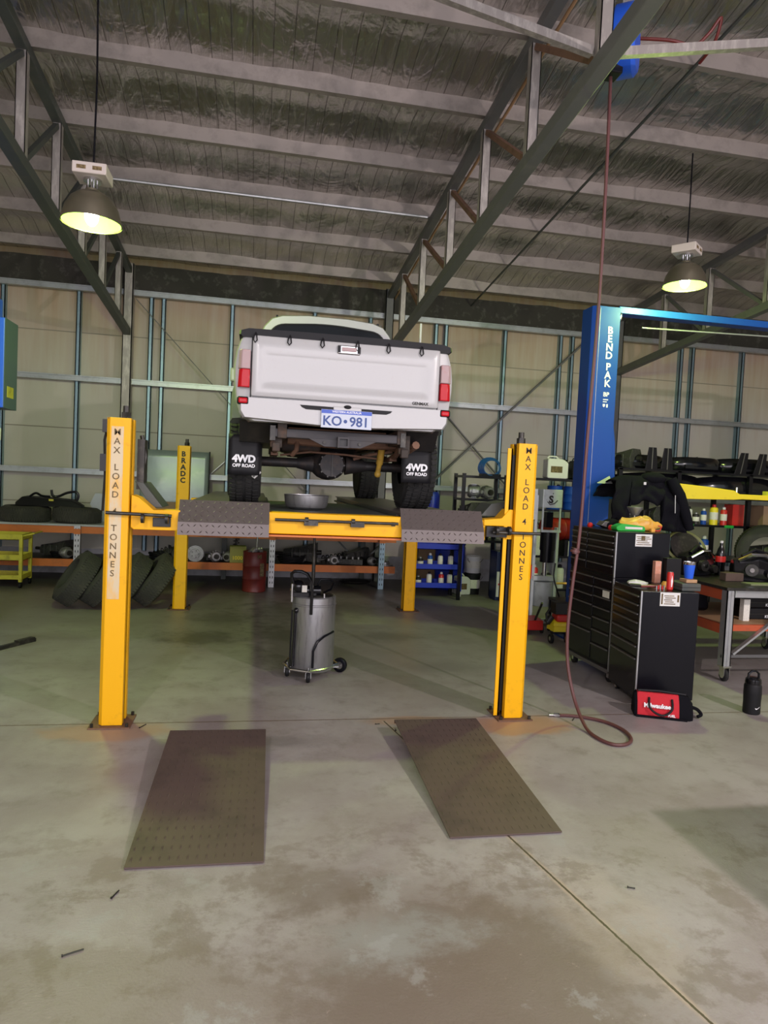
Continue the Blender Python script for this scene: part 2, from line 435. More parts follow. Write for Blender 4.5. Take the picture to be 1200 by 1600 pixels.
def tag(o, label=None, cat=None, group=None, kind=None):
    if label: o['label'] = label
    if cat: o['category'] = cat
    if group: o['group'] = group
    if kind: o['kind'] = kind
    return o
def thing(name, loc, label, cat, rz=0, group=None):
    o = bpy.data.objects.new(name, None)
    o.empty_display_size = .1
    COL.objects.link(o)
    o.location = loc; o.rotation_euler = (0, 0, rz)
    ROOTM[o.name] = Matrix.Translation(Vector(loc)) @ Matrix.Rotation(rz, 4, 'Z')
    return tag(o, label, cat, group)
def dup(root, loc, rz=None, label=None, group=None, scale=None, rot=None):
    def cp(o, par):
        c = o.copy(); COL.objects.link(c); c.parent = par
        for ch in kids.get(o.name, ()): cp(ch, c)
        return c
    kids = {}
    for o in COL.objects:
        if o.parent: kids.setdefault(o.parent.name, []).append(o)
    r = cp(root, None)
    r.location = loc
    if rot is not None: r.rotation_euler = rot
    elif rz is not None: r.rotation_euler = (0, 0, rz)
    if scale: r.scale = (scale,)*3
    if label: r['label'] = label
    if group: r['group'] = group
    return r
def struct(name, mb, mt, **k):
    return tag(mb.build(name, mt, **k), kind='structure')
def text_bm(mb, s, size, T, extrude=.001, bold=0.0, align='CENTER'):
    cu = bpy.data.curves.new('t', 'FONT'); cu.body = s; cu.size = size; cu.extrude = extrude; cu.offset = bold
    cu.align_x = align; cu.align_y = 'CENTER'; cu.resolution_u = 3
    o = bpy.data.objects.new('t', cu); COL.objects.link(o)
    bpy.context.view_layer.update()
    me = bpy.data.meshes.new_from_object(o.evaluated_get(bpy.context.evaluated_depsgraph_get()))
    me.transform(T)
    mb.bm.from_mesh(me)
    bpy.data.objects.remove(o); bpy.data.curves.remove(cu); bpy.data.meshes.remove(me)
    return mb
def FACE(x, y, z, tilt=0, rz=0):     # text facing the -Y side
    return Matrix.Translation((x, y, z)) @ Matrix.Rotation(rz, 4, 'Z') @ Matrix.Rotation(R(90)+tilt, 4, 'X')
def stack_text(mb, s, x, y, z, step, size, gap=.55, bold=0.0, extrude=.0015, dx=0):
    for ch in s:
        if ch == ' ':
            z -= step*gap; x += dx*gap; continue
        text_bm(mb, ch, size, FACE(x, y, z), extrude, bold)
        z -= step; x += dx
    return mb

# ================================================================== STRUCTURE
XL, XR, YF, YB = -6.8, 11.0, -4.0, 12.3
def zroof(y, c): return c + .085*(12.1-y)
b = MB(); b.box(XL-.3, XR+.3, YF-2, YB+.1, -.15, 0); struct('floor', b, 'floor', smooth=0)
b = MB(); b.box(XL, XR, YB, YB+.12, .42, 5.75)
struct('wall_back', b, 'wall', smooth=0)
b = MB(); b.box(XL, XR, YB-.02, YB+.12, 0, .42); struct('baseboard_back', b, 'wall_low', smooth=0)
b = MB(); b.box(XL-.12, XL, YF, YB+.12, 0, 7.0); struct('wall_left', b, 'wall', smooth=0)
b = MB(); b.box(XR, XR+.12, YF, YB+.12, 0, 7.0); struct('wall_right', b, 'wall', smooth=0)
b = MB()
def foil(x, y):
    fr = ((12.3-y) % 1.2)/1.2
    sag = -.07*math.sin(PI*fr)
    nn = noise.noise((x*1.1, y*1.6, 3))*.035+noise.noise((x*3.1, y*2.2, 9))*.014
    return (x, y, zroof(y, 5.385)+sag+nn)
b.grid(XL, XR, YF, YB+.1, 250, 170, foil)
struct('ceiling', b, 'foil', solid=.02)
# purlins: C sections across the building
PUR = [2.25, 3.4, 4.57, 5.74, 6.88, 8.05, 9.15, 10.35, 11.55]
tn = 0
def trim(mb, mt, **k):
    global tn
    tn += 1
    return struct('trim_%d' % tn, mb, mt, **k)
for y in [-2.4, -1.2, 0, 1.1]+PUR:
    z = zroof(y, 5.15)
    b = MB()
    pr = [(y, z), (y+.07, z), (y+.07, z+.02), (y+.012, z+.012), (y+.012, z+.2), (y+.07, z+.2), (y+.07, z+.212), (y, z+.212)]
    b.prism(pr, 'x', XL, XR)
    trim(b, 'purlin', smooth=0)
# wall girts
for z, d in ((4.75, .09), (3.27, .09), (1.73, .09)):
    b = MB(); b.box(XL, XR, 12.12, 12.2, z-d/2, z+d/2)
    b.box(XL, XR, 12.10, 12.12, z-d/2, z-d/2+.02); b.box(XL, XR, 12.10, 12.12, z+d/2-.02, z+d/2)
    trim(b, 'girt', smooth=0)
# eaves gap above the top girt
b = MB()
b.grid(XL, XR, 0, 1, 160, 3, lambda x, t: (x, 12.16+noise.noise((x*2.4, t*2, 1))*.07, 4.80+t*.42))
trim(b, 'insul')
for x in (-4.17, -3.01, -1.86, -1.66, -.52, .9, 1.9, 3.12, 3.31, 4.45, 5.56, 5.80, 8.10, 8.35, 9.46):
    b = MB(); b.box(x-.035, x-.02, 12.2, 12.3, .42, 4.9); b.box(x-.035, x+.035, 12.2, 12.21, .42, 4.9); b.box(x+.02, x+.035, 12.2, 12.3, .42, 4.9)
    trim(b, 'stud', smooth=0)
for z in (2.45, 4.05, 1.2):
    b = MB(); b.box(XL, XR, 12.293, 12.302, z-.008, z+.008); trim(b, mat('panel_joint_%d' % int(z*100), (.30, .27, .22), .8), smooth=0)

# columns and portal trusses
def column(x, lab):
    b = MB(); b.box(x-.075, x-.06, 12.0, 12.15, 0, 5.2); b.box(x+.06, x+.075, 12.0, 12.15, 0, 5.2); b.box(x-.075, x+.075, 12.0, 12.015, 0, 5.2)
    o = b.build('steel_column', 'galv_worn' if x < 0 else 'grey_steel', smooth=0, loc=(x, 12.08, 0)); tag(o, lab, 'column')
column(-2.2, 'weathered galvanised steel column against the back wall behind the left front lift post')
column(2.2, 'grey steel column on the back wall hidden mostly behind the lifted white truck')
column(6.65, 'grey steel column on the back wall just right of the tall blue lift post')
def truss(x, lab, chord, verts, ends, dmat='rust', vm='galv_worn'):
    zb = lambda y: 4.07+.083*(12.05-y)
    zt = lambda y: 5.08+.085*(12.1-y)
    y0, y1 = ends
    t = thing('roof_truss', (x, y1, zb(y1)), lab, 'roof truss')
    b = MB(t); b.bar((x, y0, zb(y0)), (x, y1, zb(y1)), .11, .11); b.build('bottom_chord', chord, t, smooth=0, bevel=.006)
    b = MB(t); b.bar((x, y0, zt(y0)), (x, y1, zt(y1)), .10, .10); b.build('top_chord', chord, t, smooth=0, bevel=.006)
    for i, y in enumerate(verts):
        b = MB(t)
        b.box(x-.045, x+.045, y-.05, y-.044, zb(y)-.04, zt(y)+.03); b.box(x-.045, x-.038, y-.05, y+.03, zb(y)-.04, zt(y)+.03); b.box(x+.038, x+.045, y-.05, y+.03, zb(y)-.04, zt(y)+.03)
        b.build('web_post', vm, t, smooth=0)
        if i:
            yn = verts[i-1]
            b = MB(t); b.bar((x, yn+.06, zb(yn)+.06), (x, y-.06, zt(y)-.08), .05, .05); b.build('web_diagonal', dmat, t, smooth=0)
    return t
truss(-2.2, 'near-black lattice roof truss at the left edge, running down to the left wall column', 'dark_steel', [1.3, 2.4, 3.5, 4.6, 5.7, 6.8, 7.9, 9.0, 10.1, 11.2], (-3.5, 12.05), dmat='dark_steel')
truss(2.2, 'mid grey lattice roof truss rising from behind the white truck to the picture top', 'grey_steel', [.7, 1.95, 3.2, 4.45, 5.7, 6.95, 8.2, 9.6, 10.9], (-3.5, 12.05))
truss(6.65, 'far right lattice roof truss behind the right hanging lamp and blue overhead beam', 'grey_steel', [3.0, 4.3, 5.6, 6.9, 8.2, 9.45, 10.6], (-3.5, 12.05), dmat='grey_steel')
# bracing
def brace(name, p, q, w, h, mt, lab, cat='brace'):
    b = MB(); b.bar(p, q, w, h)
    o = b.build(name, mt, smooth=0, loc=tuple(p)); return tag(o, lab, cat)
brace('truss_brace', (2.14, 4.48, 4.80), (-1.9, 4.5, 5.53), .05, .06, 'galv_worn', 'pale steel brace from the grey truss up towards the upper left roof')
brace('truss_brace', (2.26, 4.48, 4.81), (6.5, 4.5, 5.72), .05, .06, 'galv_worn', 'pale steel brace running right from the grey truss beneath the blue hose reel')
brace('wall_brace', (-2.1, 12.16, 4.66), (.9, 12.16, 1.55), .05, .012, 'grey_steel', 'thin diagonal strap on the back wall left of the truck, sloping down to the right')
brace('wall_brace', (-1.45, 12.24, 1.15), (2.1, 12.24, 4.6), .05, .012, 'galv', 'thin diagonal steel strap on the back wall crossing low behind the left mud flap')
brace('wall_brace', (6.55, 12.07, 5.16), (2.3, 12.07, 1.0), .07, .03, 'grey_steel', 'diagonal steel brace from low behind the truck up towards the blue lift post')
brace('wall_brace', (2.3, 12.20, 4.15), (5.6, 12.20, .85), .06, .02, 'grey_steel', 'diagonal steel brace sloping down to the right beside the truck tail')
brace('roof_rod', (3.75, 2.0, 6.02), (3.73, 12.2, 5.08), .022, .022, 'dark_steel', 'long dark tension rod running under the foil roof right of the grey truss', 'rod')
b = MB(); b.tube([(2.33, -1, 6.05), (2.33, 5.37, 5.66), (2.30, 8.5, 5.38), (2.30, 12.1, 5.06)], .016)
tag(b.build('conduit', 'wood', loc=(2.33, 5, 5.6)), 'thin cream conduit running beside the top chord of the grey truss', 'conduit')
b = MB(); b.tube([(-2.1, 9.0, 5.34), (2.1, 9.0, 5.34)], .02)
tag(b.build('conduit', 'galv', loc=(0, 9, 5.34)), 'shiny horizontal conduit pipe under the roof between left and middle trusses', 'conduit')
# ================================================================== LAMPS
def make_lamp(loc, top, lab, rz, watts=LAMP_W, lcol=LAMP_COL):
    t = thing('high_bay_lamp', loc, lab, 'ceiling lamp', rz, 'high bay lamps hanging from the roof')
    b = MB(); prof = [(.235, 0), (.238, .005), (.225, .05), (.205, .12), (.165, .19), (.11, .235), (.06, .25), (.055, .27), (.01, .27)]
    b.lathe(prof, n=40); b.bm.faces.ensure_lookup_table()
    bot = max((f for f in b.bm.faces if len(f.verts) == 40), key=lambda f: -f.calc_center_median().z); b.bm.faces.remove(bot)
    b.build('lamp_shade', 'shade', t)
    b = MB(); b.lathe([(.226, .004), (.215, .05), (.195, .115), (.155, .18), (.10, .225), (.01, .235)], n=40); b.bm.faces.ensure_lookup_table()
    bot = max((f for f in b.bm.faces if len(f.verts) == 40), key=lambda f: -f.calc_center_median().z); b.bm.faces.remove(bot)
    b.build('reflector', 'shade_in', t)
    b = MB(); b.ball((0, 0, .07), .055, .055, .09); b.build('bulb', 'bulb', t)
    b = MB()
    for a in range(4): b.cyl((.035*math.cos(a*PI/2), .035*math.sin(a*PI/2), .265), (.035*math.cos(a*PI/2), .035*math.sin(a*PI/2), .345), .009, n=8)
    b.cyl((0, 0, .33), (0, 0, .352), .07); b.build('lamp_neck', 'chrome', t)
    b = MB(); b.box(-.13, .13, -.13, .13, .352, .44); b.build('ballast_box', 'ballast', t, bevel=.008)
    b = MB()
    for k in (-1, 1): b.box(k*.06-.035, k*.06+.035, -.132, -.1295, .38, .41)
    b.build('ballast_vents', 'letter_worn', t, smooth=0)
    b = MB(); h = top-loc[2]; b.tube([(0, 0, .44), (.004, 0, .5), (.012, .002, .44+(h-.44)*.5), (.0, .004, h)], .008); b.build('hanging_cord', 'black', t)
    l = bpy.data.lights.new('lamp_light', 'POINT'); l.energy = watts; l.color = lcol; l.shadow_soft_size = .07
    o = bpy.data.objects.new('lamp_light', l); COL.objects.link(o); o.parent = t; o.location = (0, 0, -.035)
    return t
make_lamp((-1.40, 6.0, 3.78), 5.62, 'lit dome lamp hanging by the left truss, with square pale ballast box', R(0))
make_lamp((4.62, 7.0, 4.14), 5.60, 'lit dome lamp hanging at right above the blue overhead beam', R(40))
make_lamp((-1.6, -.6, 4.3), 6.2, 'dome lamp hanging behind the viewer on the left', R(10), REAR_W, (1, .86, .84))
make_lamp((5.2, -.4, 4.3), 6.2, 'dome lamp hanging behind the viewer on the right', R(20), REAR_W*3.0, (1, .86, .84))

# ================================================================== FOUR POST LIFT
LX0, LX1 = -1.02, 2.12
lift = thing('four_post_lift', (.55, 7.1, 0), 'yellow four-post vehicle lift holding up the white truck, lettered MAX LOAD 4 TONNES', 'vehicle lift')
def lift_post(x0, x1, y, side, h=2.14):
    """side +1: left post (opening faces +X); outer face at x0"""
    b = MB(lift)
    w = x1-x0; d = .19
    xo, xi = (x0, x1) if side > 0 else (x1, x0)
    s = side
    # C section with chamfered outer corners, open towards the vehicle
    pts = [(xo+s*.025, y), (xi, y), (xi, y+.055), (xi-s*.012, y+.055), (xi-s*.012, y+.012), (xo+s*.03, y+.012), (xo+s*.012, y+.03), (xo+s*.012, y+d-.03), (xo+s*.03, y+d-.012), (xi-s*.012, y+d-.012), (xi-s*.012, y+d-.055), (xi, y+d-.055), (xi, y+d), (xo+s*.025, y+d), (xo, y+d-.025), (xo, y+.025)]
    b.prism(pts, 'z', .012, h)
    p = b.build('post', 'yellow', lift, smooth=0, bevel=.002)
    b = MB(lift); b.box(min(xo, xi)+.02, max(xo, xi)-.02, y+.06, y+d-.06, .012, h-.02)
    b.build('slide_rail', 'black_oil', p, smooth=0)
    b = MB(lift); cx = (x0+x1)/2; b.box(cx-.14, cx+.14, y-.045, y+d+.045, 0, .010)
    q = b.build('base_plate', 'rust', p, smooth=0, bevel=.003)
    for sx in (-.115, .115):
        for yy in (y-.025, y+d+.025):
            b = MB(lift); b.cyl((cx+sx, yy, .012), (cx+sx, yy, .035), .012, n=6); b.build('anchor_bolt', 'iron', p, smooth=0)
    b = MB(lift); b.cyl((xi-s*.05, y+d/2, h-.02), (xi-s*.05, y+d/2, h+.09), .022, n=12); b.cyl((xi-s*.05, y+d/2, h), (xi-s*.05, y+d/2, h+.045), .034, n=6)
    b.build('top_stud', 'iron', p, smooth=20)
    b = MB(lift); b.box(min(x0, x1)+.01, max(x0, x1)-.01, y+.01, y+d-.01, h-.012, h); b.build('cap', 'rust', p, smooth=0)
    return p
pFL = lift_post(-1.02, -.86, 4.93, 1, 2.15)
pFR = lift_post(1.955, 2.115, 4.93, -1, 2.14)
pBL = lift_post(-1.02, -.86, 9.15, 1, 2.14)
pBR = lift_post(2.08, 2.24, 9.2, -1, 2.14)
# inner flange of the right post; a black strip stands in for the dark slot
b = MB(lift); b.box(1.885, 1.925, 4.975, 4.987, .02, 2.10); b.box(1.913, 1.925, 4.975, 5.06, .02, 2.10); b.build('inner_flange', 'yellow', pFR, smooth=0)
b = MB(lift); b.box(1.927, 1.953, 4.995, 5.005, .05, 2.05); b.build('dark_slot_strip', 'black_oil', pFR, smooth=0)
b = MB(lift); b.box(-.985, -.905, 4.927, 4.929, .9, 2.09); b.build('label_strip', 'strip', pFL, smooth=0)
b = MB(lift); stack_text(b, 'MAX LOAD 4 TONNES', -.945, 4.926, 2.05, .0625, .062, 1.3-.45, bold=.0003, dx=-.0006); b.build('lettering', 'letter_worn', pFL, smooth=0)
b = MB(lift); stack_text(b, 'MAX LOAD 4 TONNES', 2.035, 4.929, 2.085, .0625, .066, .85, bold=.0002, dx=-.0006); b.build('lettering', 'letter_black', pFR, smooth=0)
b = MB(lift); stack_text(b, 'BRADC', -.94, 9.149, 2.03, .085, .09, .7, bold=.004); b.build('lettering', 'letter_black', pBL, smooth=0)
# front post extras: limit switch cable and box on the left post
b = MB(lift); b.tube([(-1.04, 5.1, 2.12), (-1.06, 5.08, 2.0), (-1.05, 5.08, 1.75), (-1.06, 5.08, 1.5)], .009); b.box(-1.075, -1.03, 5.02, 5.1, 1.78, 1.9); b.box(-1.06, -1.02, 5.0, 5.08, 2.05, 2.14)
b.build('limit_switch_cable', 'black_oil', pFL)
b = MB(lift); b.box(-.85, -.80, 5.15, 5.3, 1.66, 2.02); b.tube([(-.83, 5.2, 2.05), (-.8, 5.2, 1.9), (-.84, 5.2, 1.66)], .015); b.build('valve_block', 'iron', pFL)
# crossbeams
def crossbeam(y, x0, x1, dz=0):
    b = MB(lift)
    b.box(x0, x1, y, y+.16, 1.385+dz, 1.54+dz)
    c = b.build('crossbeam', 'yellow', lift, smooth=0, bevel=.006)
    b = MB(lift); b.box(x0+.05, x1-.05, y-.012, y+.17, 1.365+dz, 1.378+dz); b.build('beam_flange', 'orange', c, smooth=0)
    return c
cb = crossbeam(4.98, -.52, 1.74)
cb2 = crossbeam(9.14, -.83, 2.06, -.07)
# carriage ends
for s, xa, xb in ((1, -.85, -.5), (-1, 1.95, 1.72)):
    b = MB(lift)
    if s > 0: pts = [(-.85, 1.625), (-.80, 1.61), (-.70, 1.525), (-.52, 1.53), (-.52, 1.385), (-.83, 1.385), (-.85, 1.40)]
    else: pts = [(1.95, 1.63), (1.92, 1.63), (1.86, 1.56), (1.72, 1.545), (1.72, 1.50), (1.88, 1.50), (1.90, 1.40), (1.95, 1.40)]
    b.prism(pts, 'y', 4.965, 5.13)
    c = b.build('carriage', 'yellow', lift, smooth=0, bevel=.005)
    b = MB(lift)
    if s > 0:
        b.prism([(-.86, 1.72), (-.80, 1.71), (-.66, 1.535), (-.74, 1.53)], 'y', 5.14, 5.5)
    else:
        b.prism([(1.97, 1.69), (1.83, 1.665), (1.745, 1.565), (1.88, 1.565)], 'y', 5.13, 5.4)
    b.build('wheel_guard', 'dark_steel', c, smooth=0, bevel=.004)
    b = MB(lift)
    if s > 0: b.box(-.70, -.58, 4.945, 4.965, 1.41, 1.475)
    else: b.box(1.735, 1.9, 4.94, 5.0, 1.415, 1.495)
    b.build('latch_plate', 'black_oil', c, smooth=0, bevel=.003)
    b = MB(lift)
    if s > 0: b.cyl((-1.0, 4.89, 1.50), (-.57, 4.91, 1.49), .012, n=10)
    else: b.cyl((1.77, 4.90, 1.455), (2.15, 4.90, 1.455), .012, n=10)
    rd = b.build('release_rod', 'iron', c)
    b = MB(lift)
    for xx in ((-.76, -.60) if s > 0 else (1.8, 1.9)): b.cyl((xx-.01, 4.9, 1.47), (xx+.01, 4.9, 1.47), .035, n=14)
    b.build('rod_clamp', 'iron', c)
b = MB(lift); b.cyl((.14, 4.945, 1.49), (1.045, 4.945, 1.49), .011, n=10); b.build('locking_rod', 'iron', cb)
for xx in (.40, .74):
    b = MB(lift); b.box(xx-.05, xx+.05, 4.93, 4.98, 1.455, 1.495); b.cyl((xx-.045, 4.945, 1.495), (xx-.02, 4.945, 1.495), .02); b.build('rod_clamp', 'iron', cb)
b = MB(lift); b.box(1.00, 1.03, 4.97, 4.98, 1.47, 1.5); b.build('notch', 'black_oil', cb, smooth=0)
# runways with folded approach flaps of tread plate
def lozenges(b, O, U, V, Nn, nu, nv, du, dv):
    O, U, V, Nn = map(Vector, (O, U, V, Nn))
    for i in range(nu):
        for j in range(nv):
            a = PI/4 if (i+j) % 2 else -PI/4
            c = O+U*(du*(i+.5))+V*(dv*(j+.5))
            l = (U*math.cos(a)+V*math.sin(a))*.015; w = (-U*math.sin(a)+V*math.cos(a))*.0044
            p = [c+l, c+w, c-l, c-w]
            vs = [b._v(q) for q in p]; t = b._v(c+Nn*.0035)
            for k in range(4): b.bm.faces.new((vs[k], vs[(k+1) % 4], t))
def runway(x0, x1):
    b = MB(lift); b.box(x0, x1, 5.0, 9.3, 1.555, 1.567)
    r_ = b.build('runway', 'tread', lift, smooth=0)
    b = MB(lift); b.box(x0, x0+.05, 5.15, 9.14, 1.46, 1.555); b.box(x1-.05, x1, 5.15, 9.14, 1.46, 1.555); b.build('runway_rail', 'dark_steel', r_, smooth=0)
    # flap: upper leaf leaning back, lower leaf nearly upright
    b = MB(lift)
    z0, z1, z2 = 1.362, 1.452, 1.605; y0, y1, y2 = 4.91, 4.925, 5.02
    xa, xb = x0, x1
    th = .008
    pts = [(y0, z0), (y1, z1), (y2, z2), (y2+th, z2-.004), (y1+th, z1-.002), (y0+th, z0)]
    b.prism(pts, 'x', xa, xb)
    nu = int((xb-xa-.02)/.042)
    for (ya, za, yb, zb_) in ((y0, z0, y1, z1), (y1, z1, y2, z2)):
        V = Vector((0, yb-ya, zb_-za)); ln = V.length; V.normalize()
        N_ = Vector((0, -V.z, V.y))
        lozenges(b, Vector((xa+.01, ya, za))+N_*.0003, (1, 0, 0), V, N_, nu, max(1, int(ln/.032)), .042, ln/max(1, int(ln/.032)))
    b.build('approach_flap', 'tread', r_, smooth=0)
    return r_
runway(-.53, .10)
runway(1.07, 1.71)
b = MB(lift); b.box(.10, 1.07, 5.2, 7.4, 1.515, 1.535); b.build('jacking_tray', 'dark_steel', lift, smooth=0)
b = MB(lift); b.box(.10, .14, 5.2, 9.1, 1.50, 1.52); b.box(1.03, 1.07, 5.2, 9.1, 1.50, 1.52); b.build('tray_rail', 'dark_steel', lift, smooth=0)

# drive-on ramps on the floor
def ramp(loc, rz, w, l, lab):
    t = thing('drive_on_ramp', loc, lab, 'ramp', rz, None)
    ang = math.atan2(.09, l)
    T = Matrix.Rotation(ang, 4, 'X')
    b = MB(); b.box(-w/2, w/2, 0, l, .004, .012, T)
    n = int(w/.042)
    for i in range(n):
        for j in range(int(l/.08)):
            x = -w/2+.02+i*.042; y = .03+j*.08
            vs = [T @ Vector(q) for q in ((x-.004, y, .0125), (x+.004, y, .0125), (x+.004, y+.045, .0125), (x-.004, y+.045, .0125), (x, y+.022, .0155))]
            vv = [b._v(q) for q in vs]
            for k in range(4): b.bm.faces.new((vv[k], vv[(k+1) % 4], vv[4]))
    b.build('tread_surface', 'tread_dirty', t, smooth=0)
    for s in (-1, 1):
        b = MB(); xx = s*(w/2-.10)
        b.prism([(.35, .004), (l-.12, .004), (l-.12, .07*(l-.12)/l), (.35, .02)], 'x', xx-.004, xx+.004); b.build('support_rib', 'rust', t, smooth=0)
    b = MB(); b.box(-w/2, w/2, l-.01, l, .075, .098); b.build('hook_edge', 'rust', t, smooth=0)
    return t
M['tread_dirty'] = mat('dirty_tread_plate', (.115, .082, .072), .55, .15, dirt=.35, dcol=(.045, .036, .035), scale=3.2)
ramp((-.21, 3.13, 0), R(-1.0), .62, 1.44, 'worn dark steel drive-on ramp lying in front of the left lift runway')
ramp((1.34, 3.25, 0), R(0), .61, 1.45, 'worn dark steel drive-on ramp with rust specks in front of the right lift runway')

# ================================================================== PICKUP TRUCK
TX = .635
truck = thing('pickup_truck', (TX, 7.3, 1.567), 'white dual-cab pickup truck raised on the yellow lift, seen from behind, plate KO 981', 'truck')
def sec(y, pts, dz=0, k=1.0):
    """mirrored cross-section from (half width, z) going up one side and down the other"""
    L_ = [(TX-w*k, y, z+dz) for w, z in pts]; R_ = [(TX+w*k, y, z+dz) for w, z in reversed(pts)]
    return L_+R_
bed = [(.70, 2.20), (.775, 2.24), (.815, 2.36), (.83, 2.50), (.832, 2.60), (.82, 2.70), (.795, 2.78), (.775, 2.825), (.74, 2.835)]
b = MB(truck)
b.loft([sec(5.105, bed, k=.955), sec(5.12, bed, k=.982), sec(5.17, bed, k=.997), sec(5.3, bed), sec(6.2, bed), sec(6.72, bed)])
body = b.build('bed_body', 'white_paint', truck, smooth=40)
cabp = [(.72, 2.20), (.80, 2.26), (.825, 2.45), (.825, 2.65), (.79, 2.85), (.755, 2.95), (.69, 3.12), (.615, 3.26), (.55, 3.335), (.45, 3.37), (.2, 3.392)]
b = MB(truck)
low = [(w, z if z < 2.9 else 2.85+(z-2.85)*.97) for w, z in cabp]
b.loft([sec(6.76, low, k=.985), sec(6.80, cabp), sec(7.5, [(w, z+(.02 if z > 3.3 else 0)) for w, z in cabp]), sec(8.15, cabp),
        sec(8.45, [(w*.98, min(z, 3.30)) for w, z in cabp]), sec(8.95, [(w*.98, min(z, 2.90)) for w, z in cabp])])
b.build('cab_body', 'white_paint', truck, smooth=45)
hood = [(.70, 2.2), (.80, 2.3), (.825, 2.5), (.80, 2.68), (.72, 2.80), (.5, 2.85), (.2, 2.87)]
b = MB(truck); b.loft([sec(8.9, hood), sec(9.5, hood, -.02), sec(9.85, [(w*.95, min(z, 2.75)) for w, z in hood]), sec(9.95, [(w*.85, min(z, 2.65)) for w, z in hood])]); b.build('bonnet', 'white_paint', truck, smooth=45)
# rear window (upper corners rounded)
def roundpoly(pts, r, n=4):
    out = []
    k = len(pts)
    for i, p in enumerate(pts):
        a, c = Vector(pts[i-1]), Vector(pts[(i+1) % k]); p = Vector(p)
        da = (a-p).normalized(); dc = (c-p).normalized()
        rr = r if not isinstance(r, (list, tuple)) else r[i]
        for j in range(n+1):
            t = j/n
            q = (p+da*rr)*(1-t)**2+p*2*t*(1-t)+(p+dc*rr)*t**2
            out.append((q.x, q.y))
    return out
wp = roundpoly([(TX-.66, 2.90), (TX+.66, 2.90), (TX+.53, 3.262), (TX, 3.305), (TX-.53, 3.262)], [.03, .03, .11, .2, .11], 6)
b = MB(truck); b.prism(wp, 'y', 6.735, 6.79); b.build('rear_window', 'glass', truck, smooth=30)
b = MB(truck); b.tube([(x, 6.742, z) for x, z in wp], .011, closed=True); b.build('window_seal', 'black_matt', truck)
for sx in (-1, 1):
    b = MB(truck); b.prism([(7.0, 2.98), (8.35, 2.98), (8.05, 3.25), (7.05, 3.25)], 'x', TX+sx*.74-.03, TX+sx*.74+.005); b.build('side_window', 'glass', truck, smooth=0)
    b = MB(truck); b.box(TX+sx*.50-.01, TX+sx*.50+.01, 6.82, 6.95, 3.34, 3.375); b.build('roof_rack_mount', 'black_matt', truck, smooth=0)
    b = MB(truck); b.box(TX+sx*.90-.09, TX+sx*.90+.09, 8.3, 8.42, 2.9, 3.06); b.build('door_mirror', 'white_paint', truck, bevel=.02)
# tonneau cover
b = MB(truck)
tp = [(.785, 2.80), (.80, 2.815), (.795, 2.845), (.74, 2.862), (.3, 2.868)]
b.loft([sec(5.085, tp, k=.985), sec(5.10, tp), sec(6.70, tp)]); ton = b.build('tonneau_cover', 'black_matt', truck, smooth=40)
for x in (-.045, .20, .44, .70, .935, 1.19):
    b = MB(truck)
    b.tube([(x, 5.065, 2.832), (x-.014, 5.052, 2.80), (x-.017, 5.05, 2.775), (x-.004, 5.05, 2.757), (x+.010, 5.05, 2.775), (x+.006, 5.052, 2.80), (x+.004, 5.06, 2.825)], .005, n=6)
    b.build('bungee_hook', 'black_matt', ton)
# tailgate
b = MB(truck)
x0, x1, z0, z1 = TX-.70, TX+.70, 2.375, 2.812
yf = 5.062
def rr(x0, x1, z0, z1, y, r, n=4):
    return [(p[0], y, p[1]) for p in roundpoly([(x0, z0), (x1, z0), (x1, z1), (x0, z1)], r, n)]
rings = [rr(x0, x1, z0, z1, 5.12, .015), rr(x0, x1, z0, z1, yf+.006, .015), rr(x0+.006, x1-.006, z0+.006, z1-.006, yf, .015),
         rr(x0+.075, x1-.075, z0+.07, z1-.115, yf, .03), rr(x0+.09, x1-.09, z0+.085, z1-.13, yf+.007, .03), rr(x0+.16, x1-.16, z0+.12, z1-.15, yf+.008, .02)]
b.loft(rings)
tg = b.build('tailgate', 'white_paint', truck, smooth=50)
b = MB(truck); b.box(TX-.085, TX+.085, yf-.012, yf+.004, 2.725, 2.79); hd = b.build('tailgate_handle', 'chrome', tg, bevel=.01)
b = MB(truck); b.box(TX-.055, TX+.055, yf-.018, yf-.010, 2.745, 2.775); b.build('handle_grip', 'clear_lens', hd, bevel=.004)
b = MB(truck); b.box(TX-.085, TX-.062, yf-.016, yf-.01, 2.735, 2.782); b.box(TX+.062, TX+.085, yf-.016, yf-.01, 2.735, 2.782); b.build('handle_cap', 'black_matt', hd, smooth=0)
b = MB(truck); text_bm(b, 'GENMAX', .030, FACE(TX+.56, yf-.002, 2.400), .001, .001); b.build('badge_lettering', 'letter_black', tg, smooth=0)
b = MB(truck)
for s in (-1, 1): b.box(TX+s*.704-.004, TX+s*.704+.004, 5.098, 5.11, 2.37, 2.82)
b.build('shut_gap', 'black_matt', truck, smooth=0)
# bumper
b = MB(truck)
bp_ = [(-.79, 2.365), (-.785, 2.26), (-.755, 2.215), (-.42, 2.20), (-.22, 2.19), (.22, 2.19), (.42, 2.20), (.755, 2.215), (.785, 2.26), (.79, 2.365)]
pts = [(TX+x, z) for x, z in bp_]
b.loft([[(x, 5.16, z) for x, z in pts], [(TX+(x-TX)*.995, 5.07, z) for x, z in pts], [(TX+(x-TX)*.975, 5.045, z+(.004 if z < 2.3 else -.004)) for x, z in pts]])
bump = b.build('rear_bumper', 'white_paint', truck, smooth=30)
b = MB(truck)
b.prism([(TX-.345, 2.332), (TX-.10, 2.330), (TX-.10, 2.300), (TX-.30, 2.302), (TX-.33, 2.315)], 'y', 5.041, 5.047)
b.prism([(TX+.11, 2.330), (TX+.345, 2.328), (TX+.33, 2.312), (TX+.30, 2.300), (TX+.11, 2.298)], 'y', 5.041, 5.047)
